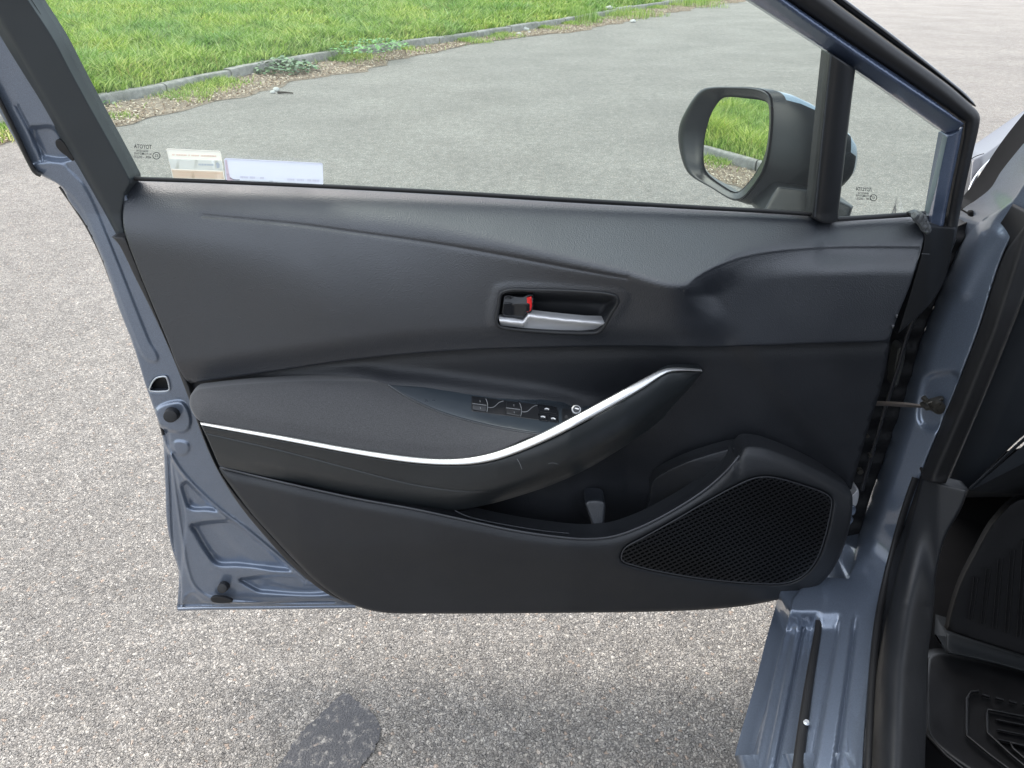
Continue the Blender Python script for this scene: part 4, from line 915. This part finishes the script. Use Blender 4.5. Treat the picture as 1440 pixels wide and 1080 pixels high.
# black sheet standing in for shade in the door-to-pillar gap, then the hinge
gap = cr([(1335, 322, 1), (1372, 306, 1), (1350, 350), (1322, 410), (1295, 480), (1280, 540), (1258, 606), (1240, 655), (1222, 705), (1210, 755), (1202, 800), (1205, 870), (1170, 880, 1), (1130, 835, 1), (1170, 790), (1188, 700), (1200, 640), (1235, 520), (1250, 450), (1290, 390), (1316, 350)], True, 6)
relief('gap_shade', gap, lambda x, y: 1.03 + 0.0 * x + .004 * np.sin(y * .2), plain('shadow_black', (.006, .006, .007), .6, bump=(60, .5, .006)), bodyp, 6, 3, .006, .03)
ribbon('door_edge_seal', cr([(1342, 335), (1330, 365), (1303, 420), (1280, 460), (1262, 520), (1246, 570), (1226, 640), (1212, 690)], ds=6), lambda x, y: 1.0 + 0 * x, 6, plain('seal_sheen', (.03, .03, .032), .3), bodyp, .006)
relief('harness_boot', cr([(1262, 492), (1268, 486), (1273, 490), (1272, 505), (1266, 530), (1258, 545), (1256, 530)], True, 3), lambda x, y: 1.002 + 0 * x, plain('boot_grey', (.07, .07, .065), .4), bodyp, 4, 4, .006, .02)
relief('hinge', cr([(1207, 688), (1202, 692), (1192, 704), (1190, 712), (1200, 714), (1206, 706)], True, 2), lambda x, y: .985 + .0004 * (x - 1195), SIL, bodyp, 3, 2, .003, .02)
relief('hinge', cr([(1187, 712), (1192, 714), (1202, 712), (1203, 722), (1195, 726), (1190, 722)], True, 2), lambda x, y: .98 + .001 * (y - 712) * .3, PAINT, bodyp, 3, 2, .004, .02)
relief('hinge', cr([(1183, 727), (1193, 728), (1200, 729), (1196, 738), (1184, 744), (1181, 735)], True, 2), lambda x, y: .975 + 0 * x, PAINT, bodyp, 3, 3, .005, .02)
for (bx, by, br) in ((1209, 662, .005), (1223, 640, .003), (1219, 612, .003)):
    c = PY(bx, by, .995); tube('bolt', [tuple(c + [0, .004, 0]), tuple(c - [0, .004, 0])], br, STEEL, bodyp, 6)
# check strap
cs = part('check_strap')
sp_ = [(1228, 567, .985), (1250, 567.5, .975), (1275, 569, .962), (1296, 571, .952), (1306, 569, .948)]
V = []
for k, (x, y, Yv) in enumerate(sp_):
    h = 6 if k < 3 else 4.5
    for dy, dY in ((-h*.5, 0), (-h*.5, .004), (h*.6, .004), (h*.6, 0), (0, -.001)): V.append(PY(x, y + dy, Yv + dY))
F = [(k*5+j, (k+1)*5+j, (k+1)*5+(j+1) % 5, k*5+(j+1) % 5) for k in range(4) for j in range(5)] + [(0, 1, 2, 3, 4), (20, 21, 22, 23, 24)]
mesh('strap_arm', V, F, plain('greasy_strap', (.10, .085, .075), .45, .6), cs, angle=30)
relief('strap_bracket', cr([(1296, 571), (1304, 566), (1316, 562), (1328, 560), (1326, 565), (1330, 571), (1328, 579), (1320, 583), (1310, 578)], True, 2), lambda x, y: .941 + 0 * x, STEEL, cs, 3, 2, .003, .006)
for (bx, by, br, Yv) in ((1319, 571, .0085, .936), (1302, 562.5, .004, .938), (1303, 573, .004, .936)):
    c = PY(bx, by, Yv); tube('bolt', [tuple(c + [0, .006, 0]), tuple(c - [0, .003, 0]), tuple(c - [0, .0035, 0]), tuple(c - [0, .001, 0])], [br, br*.9, br*.55, br*.4], STEEL, cs, 14)
# opening seal
os1 = cr([(1452, 300, 1), (1440, 318), (1410, 362), (1374, 470), (1332, 577), (1293, 670, 1), (1308, 678), (1330, 680, 1), (1376, 573), (1410, 490), (1440, 412), (1452, 380, 1)], True, 5)
def Yos(x, y):
    c = np.interp(y, [300, 362, 470, 577, 670], [1448, 1430, 1395, 1352, 1312]); return Ypill(x, y) - .010 + .000028 * (x - c) ** 2 - .012 * np.exp(-((x - c) / 10) ** 2)
relief('opening_seal', os1, Yos, RUB, bodyp, 4, 3, .008, .04)
ls = cr([(1288, 672), (1270, 725), (1255, 780), (1243, 830), (1233, 885), (1226, 960), (1220, 1090)], ds=6)
ribbon('sill_seal', ls, lambda x, y: Ybody(x - 6, y) - .006, 11, RUB, bodyp, .008)
# scuff plate along the sill and up the kick panel
scf = cr([(1296, 671, 1), (1315, 676), (1333, 681), (1362, 688, 1), (1352, 715), (1330, 755), (1318, 800), (1313, 860), (1304, 935), (1302, 1030), (1300, 1110, 1), (1222, 1110, 1), (1226, 1040), (1232, 947), (1242, 890), (1255, 830), (1272, 765)], True, 5)
def Yscf(x, y):
    c = np.interp(y, [670, 760, 860, 950, 1080], [1320, 1290, 1272, 1262, 1258])
    z = .375 - .0009 * np.clip(x - c - 8, 0, 60) - .00006 * (x - c) ** 2
    return smin(Ypill(x, y) - .002 + .0005 * np.clip(x - 1320, 0, 50), YZ(x, np.maximum(y, 640), z), .14)
scf_line = cr([(1255, 846), (1280, 850), (1312, 855)])
relief('scuff_plate', scf, lambda x, y: Yscf(x, y) + groove(x, y, scf_line, .001, .9), LOWP, bodyp, 5, 4, .008, .02)
# dash side, footwell walls and dark floor
intr = part('interior')
NAV = plain('dash_plastic', (.020, .024, .030), .6)
relief('dash_side', cr([(1470, 330, 1), (1440, 415), (1410, 492), (1376, 575), (1330, 682, 1), (1362, 690, 1), (1400, 650), (1440, 612), (1480, 585, 1)], True, 6), lambda x, y: .99 - .0006 * (x - 1340) + .00035 * np.clip(x - (1475 - (y - 415) * .40), 0, 80), NAV, intr, 6, 2, .004, .05)
ribbon('dash_seam', cr([(1364, 688), (1400, 655), (1440, 618), (1470, 598)], ds=6), lambda x, y: .93 + 0 * x, 5, plain('dash_seam', (.012, .014, .018), .7), intr, .003)
FLR = plain('carpet', (.003, .003, .0035), .95, spec=.1)
Vf = []
def box(name, lo, hi, mat, parent):
    V = [(x, y, z) for z in (lo[2], hi[2]) for x, y in ((lo[0], lo[1]), (hi[0], lo[1]), (hi[0], hi[1]), (lo[0], hi[1]))]
    return mesh(name, V, [(0, 3, 2, 1), (4, 5, 6, 7), (0, 1, 5, 4), (1, 2, 6, 5), (2, 3, 7, 6), (3, 0, 4, 7)], mat, parent, smooth=False)
def wpoly(name, P3, mat, parent): return mesh(name, P3, [tuple(range(len(P3)))], mat, parent, smooth=False)
Ip = lambda px, py, z: PP(px, py, (0, 0, z), (0, 0, 1.0))
FLZ = .17
wpoly('floor', [Ip(1290, 1140, FLZ), Ip(1750, 1140, FLZ), Ip(1850, 620, FLZ), Ip(1280, 690, FLZ)], FLR, intr)
wpoly('dash_underside', [PY(1330, 684, 1.0), PY(1364, 690, .93), PY(1470, 600, .86), PY(1620, 560, .8), PY(1700, 700, .9), PY(1500, 700, 1.25), PY(1330, 700, 1.3)], NAV, intr)
wpoly('firewall', [PY(1300, 660, 1.32), PY(1750, 560, 1.0), PY(1750, 900, 1.0), PY(1310, 860, 1.32)], FLR, intr)
# ---- hood, windscreen corner, A-pillar cover
LP = paint('hood_sky_sheen', (.11, .11, .12), .3, .4, .4)  # same blue car; grey base stands in for sky reflected at grazing angle
EX = np.array([-.53, -.848, 0]); IN = np.array([.848, -.53, 0]); HG = np.array([.60, .98, 0.])
def cw(a, b, z): return tuple(HG + EX * a + IN * b + [0, 0, z])          # a rearward, b inboard of the hinge line
def slab(name, pts, th, mat, parent):
    n = len(pts); V = list(pts) + [(p[0], p[1], p[2] - th) for p in pts]
    return mesh(name, V, [tuple(range(n)), tuple(range(2*n-1, n-1, -1))] + [(i, n+i, n+(i+1) % n, (i+1) % n) for i in range(n)], mat, parent, smooth=False)
slab('roof', [cw(.62, .34, 1.41), cw(2.2, .30, 1.42), cw(2.2, 1.35, 1.42), cw(.62, 1.30, 1.41)], .03, PAINT, bodyp)  # out of view, added to shade the pillar, sill and footwell
slab('dashboard', [cw(-.35, .30, .92), cw(.16, .30, .90), cw(.16, 1.35, .90), cw(-.35, 1.35, .92)], .20, NAV, bodyp)  # unseen cabin slabs from here to the floor, added to darken the footwell
slab('passenger_side', [cw(-.3, 1.40, 1.0), cw(2.0, 1.40, 1.0), cw(2.0, 1.46, 1.0), cw(-.3, 1.46, 1.0)], .8, NAV, bodyp)
slab('seat_cushion', [cw(.62, .32, .50), cw(1.15, .32, .46), cw(1.15, .82, .46), cw(.62, .82, .50)], .2, FAB, bodyp)
slab('seat_backrest', [cw(1.12, .32, 1.1), cw(1.25, .32, 1.1), cw(1.25, .82, 1.1), cw(1.12, .82, 1.1)], .65, FAB, bodyp)
slab('cabin_floor', [cw(-.5, .12, .155), cw(2.2, .12, .155), cw(2.2, 1.45, .155), cw(-.5, 1.45, .155)], .02, FLR, bodyp)
hood = cr([(1359, 300, 1), (1362, 262), (1366, 224, 1), (1384, 216), (1407, 200), (1440, 176), (1475, 152, 1), (1475, 190, 1), (1440, 200), (1410, 218), (1382, 242), (1378, 262), (1379, 296, 1)], True, 4)
relief('fender', hood, lambda x, y: 1.30 + .0010 * (300 - y) + .004 * np.clip(x - 1380, 0, 100) * .5, LP, bodyp, 4, 3, .01, .05)
ribbon('fender_highlight', cr([(1357, 292), (1361, 272), (1368, 254), (1381, 236), (1400, 218), (1420, 202), (1440, 180), (1465, 162)], ds=5), lambda x, y: 1.28 + .0010 * (300 - y), 2.2, plain('highlight_strip', (.75, .78, .82), .15, .8), bodyp, .004)  # pale strip painted in as the highlight curve along the fender
ribbon('fender_gap', cr([(1365, 224), (1374, 219), (1384, 216)], ds=3), lambda x, y: 1.29 + 0 * x, 1.2, RUB, bodyp, .002)
ws = cr([(1379, 243, 1), (1410, 220), (1440, 202), (1475, 182, 1), (1475, 215, 1), (1440, 240), (1400, 285), (1379, 297, 1)], True, 5)
wsm = NM('windscreen'); wsm.p.inputs['Base Color'].default_value = (.20, .195, .18, 1); wsm.p.inputs['Roughness'].default_value = .12; wsm.p.inputs['Coat Weight'].default_value = 1  # beige-grey base colour stands in for pale sky reflected in the glass
wsn = wsm.noise(12, 3); wsm.l(wsm.bump(wsn.outputs[0], .05, .002), wsm.p.inputs['Normal'])
relief('windscreen', ws, lambda x, y: 1.27 + .0012 * (300 - y), wsm.m, bodyp, 8, 0, 0, .01)
c = PY(1402, 244, 1.25)
tube('washer_nozzle', [tuple(c + [.003, 0, -.018]), tuple(c + [0, 0, -.006]), tuple(c), tuple(c + [-.008, 0, .006])], [.003, .004, .007, .004], plain('nozzle', (.75, .75, .73), .3), bodyp, 12)
apc = cr([(1359, 299), (1366, 294), (1379, 293, 1), (1400, 268), (1440, 212), (1475, 170, 1), (1475, 225, 1), (1440, 256), (1424, 280), (1400, 298), (1384, 308), (1366, 306)], True, 4)
relief('pillar_cover', apc, lambda x, y: 1.02 - .0008 * (x - 1360) + .0009 * (300 - y) * 0, plain('matte_black', (.009, .009, .010), .8, spec=.25), bodyp, 5, 4, .01, .05)

# ---- stickers in the window (stuck inside the glass)
def paper(name, c):
    s = NM(name); s.p.inputs['Base Color'].default_value = (*c, 1); s.p.inputs['Roughness'].default_value = .5
    t = s.n('ShaderNodeBsdfTranslucent'); t.inputs[0].default_value = (*c, 1); m = s.n('ShaderNodeMixShader'); m.inputs[0].default_value = .5
    s.l(s.p.outputs[0], m.inputs[1]); s.l(t.outputs[0], m.inputs[2]); s.l(m.outputs[0], s.out.inputs[0]); return s.m
def sticker(name, pts, col, Yo, label, cat='sticker'):
    o = relief(name, cr([(x, y, 1) for x, y in pts], True, 3), lambda x, y: Yfr(x, y) - Yo, paper(name + '_paper', col), None, 12, 1.5, .0005, .0012)
    o['label'] = label; o['category'] = cat; return o
s1 = sticker('window_sticker', [(234, 210), (235, 209), (308, 212.5), (310, 214), (316, 254), (314, 255), (245, 252.5), (243, 251)], (.93, .88, .80), .006, 'cream parking sticker with faded orange print standing on the window edge')
pm = paper
PK = pm('faded_orange', (.88, .70, .62)); GYB = pm('faded_blue', (.62, .68, .76)); WHP = pm('pale_white', (.84, .87, .86)); TAN = pm('tan_print', (.84, .68, .56))
def strip(name, pts, mat, Yo, parent): return relief(name, cr([(x, y, 1) for x, y in pts], True, 4), lambda x, y: Yfr(x, y) - Yo, mat, parent, 20, 0, 0, 0)
strip('white_band', [(237, 223.5), (311.5, 226), (314, 240), (241, 237)], WHP, .0065, s1)
strip('orange_band', [(241, 238.5), (313.6, 241.5), (315, 252), (244, 250)], pm('pale_orange', (.85, .72, .60)), .0065, s1)
random.seed(3)
def dashes(x0, y0, x1, h, mat, slope, parent, gap=.25):
    x = x0; k = 0
    while x < x1:
        wd = random.uniform(1.5, 2.6)
        if random.random() > gap * .6:
            y = y0 + (x - x0) * slope; strip('print', [(x, y), (x + wd * .8, y + .05), (x + wd * .8 + .1, y + h), (x + .1, y + h)], mat, .0070, parent)
        x += wd; k += 1
dashes(242, 216.5, 303, 2.2, PK, .035, s1); dashes(279, 230, 300, 2.6, GYB, .03, s1, .05); dashes(250, 241.5, 308, .9, TAN, .033, s1, 0); dashes(253, 245.5, 300, .9, TAN, .033, s1, 0)
strip('emblem', [(303.5, 229), (306.5, 228), (309, 231), (308.5, 236), (305, 236.5)], GYB, .0070, s1)
s2 = sticker('paper_strip', [(315, 224), (317, 222.5), (452, 229.5), (453.5, 231), (454.5, 262), (452, 263), (319, 256), (317.5, 253)], (.80, .80, .90), .006, 'long pale lilac paper strip behind the window beside the cream sticker', 'paper strip')
strip('white_fold', [(320, 254), (350, 252.5), (454, 258.5), (454.4, 262.6), (330, 256.3), (320, 256)], WHP, .0065, s2)
strip('pink_edge', [(316, 225), (319, 225), (323, 248), (330, 253.5), (319.5, 254)], pm('pale_pink', (.80, .66, .70)), .0068, s2)
random.seed(5); dashes(338, 247.5, 370, 3, pm('lilac_print', (.72, .71, .80)), .04, s2, .3); dashes(404, 250.8, 448, 3, pm('lilac_print', (.72, .71, .80)), .04, s2, .3)
ribbon('print', cr([(323, 250), (329, 252.5), (337, 252.8)], ds=2), lambda x, y: Yfr(x, y) - .0072, 1.0, pm('grey_pen', (.3, .3, .33)), s2, .0002)

# ---- floor mat
MATM = plain('mat_rubber', (.006, .006, .007), .45, bump=(500, .3, .0006))
matt = empty('floor_mat', (.62, .8, FLZ), label='black ribbed rubber mat in the driver footwell below the sill', category='floor mat')
mo = cr([(1305, 925), (1320, 918), (1345, 922), (1600, 985, 1), (1600, 1140, 1), (1400, 1110, 1), (1372, 1090), (1330, 1060), (1306, 1035), (1302, 1010)], True, 8)
relief('mat_base', mo, lambda x, y: YZ(x, y, FLZ + .012), MATM, matt, 14, 5, .004, .01)
def matrib(name, pts, z=.018, wd=4.5): return ribbon(name, cr([(x, y, 1) for x, y in pts], ds=8), lambda x, y: YZ(x, y, FLZ + z), wd, MATM, matt, .006)
matrib('mat_rim', [(1303, 925), (1301, 1030), (1330, 1062), (1375, 1098), (1400, 1116)], .028, 5)
matrib('mat_rib', [(1377, 972), (1366, 973), (1360, 982), (1359, 1034), (1390, 1060), (1430, 1090)])
matrib('mat_rib', [(1500, 1024), (1440, 1008), (1390, 998), (1388, 1004), (1388, 1030), (1420, 1060), (1450, 1085)])
matrib('mat_rib', [(1490, 1060), (1450, 1052), (1421, 1044), (1424, 1052), (1450, 1075)])
for k in range(6): matrib('mat_rib', [(1381 + k*19, 977 + k*4.6), (1392 + k*19, 980 + k*4.6)], .018, 5)
for k in range(3): matrib('mat_rib', [(1401 + k, 1012 + k*14), (1470 + k, 1026 + k*14)], .016, 3.5)
# foot rest behind it
def Yrest(x, y): 
    z = FLZ + .05 + (905 - y) * .0011 + (x - 1330) * .0003; return YZ(x, np.maximum(y, 700), z)
rest = cr([(1335, 868), (1333, 880), (1331, 886), (1440, 922), (1540, 955, 1), (1540, 720, 1), (1440, 700), (1400, 730), (1370, 780), (1350, 820)], True, 8)
relief('foot_rest', rest, Yrest, plain('foot_rest_rubber', (.004, .004, .005), .6, spec=.3, bump=(400, .3, .0006)), intr, 10, 3, .005, .008)
relief('foot_rest_step', cr([(1331, 888, 1), (1440, 924), (1540, 957, 1), (1540, 985, 1), (1440, 945), (1330, 918, 1)], True, 6), lambda x, y: YZ(x, y, FLZ + .03) - .012, plain('step_plastic', (.013, .015, .017), .6, spec=.3), intr, 8, 3, .006, .04)
for k in range(7):
    x0 = 1361 + k*17; yb = 872 + k*6; yt = 812 - k*13
    for o in (0, 6): ribbon('rest_rib', cr([(x0 + 9 + o, yt, 1), (x0 + 1 + o * .9, yb, 1)], ds=8), lambda x, y: Yrest(x, y) - .002, 2.0, MATM, intr, .003)
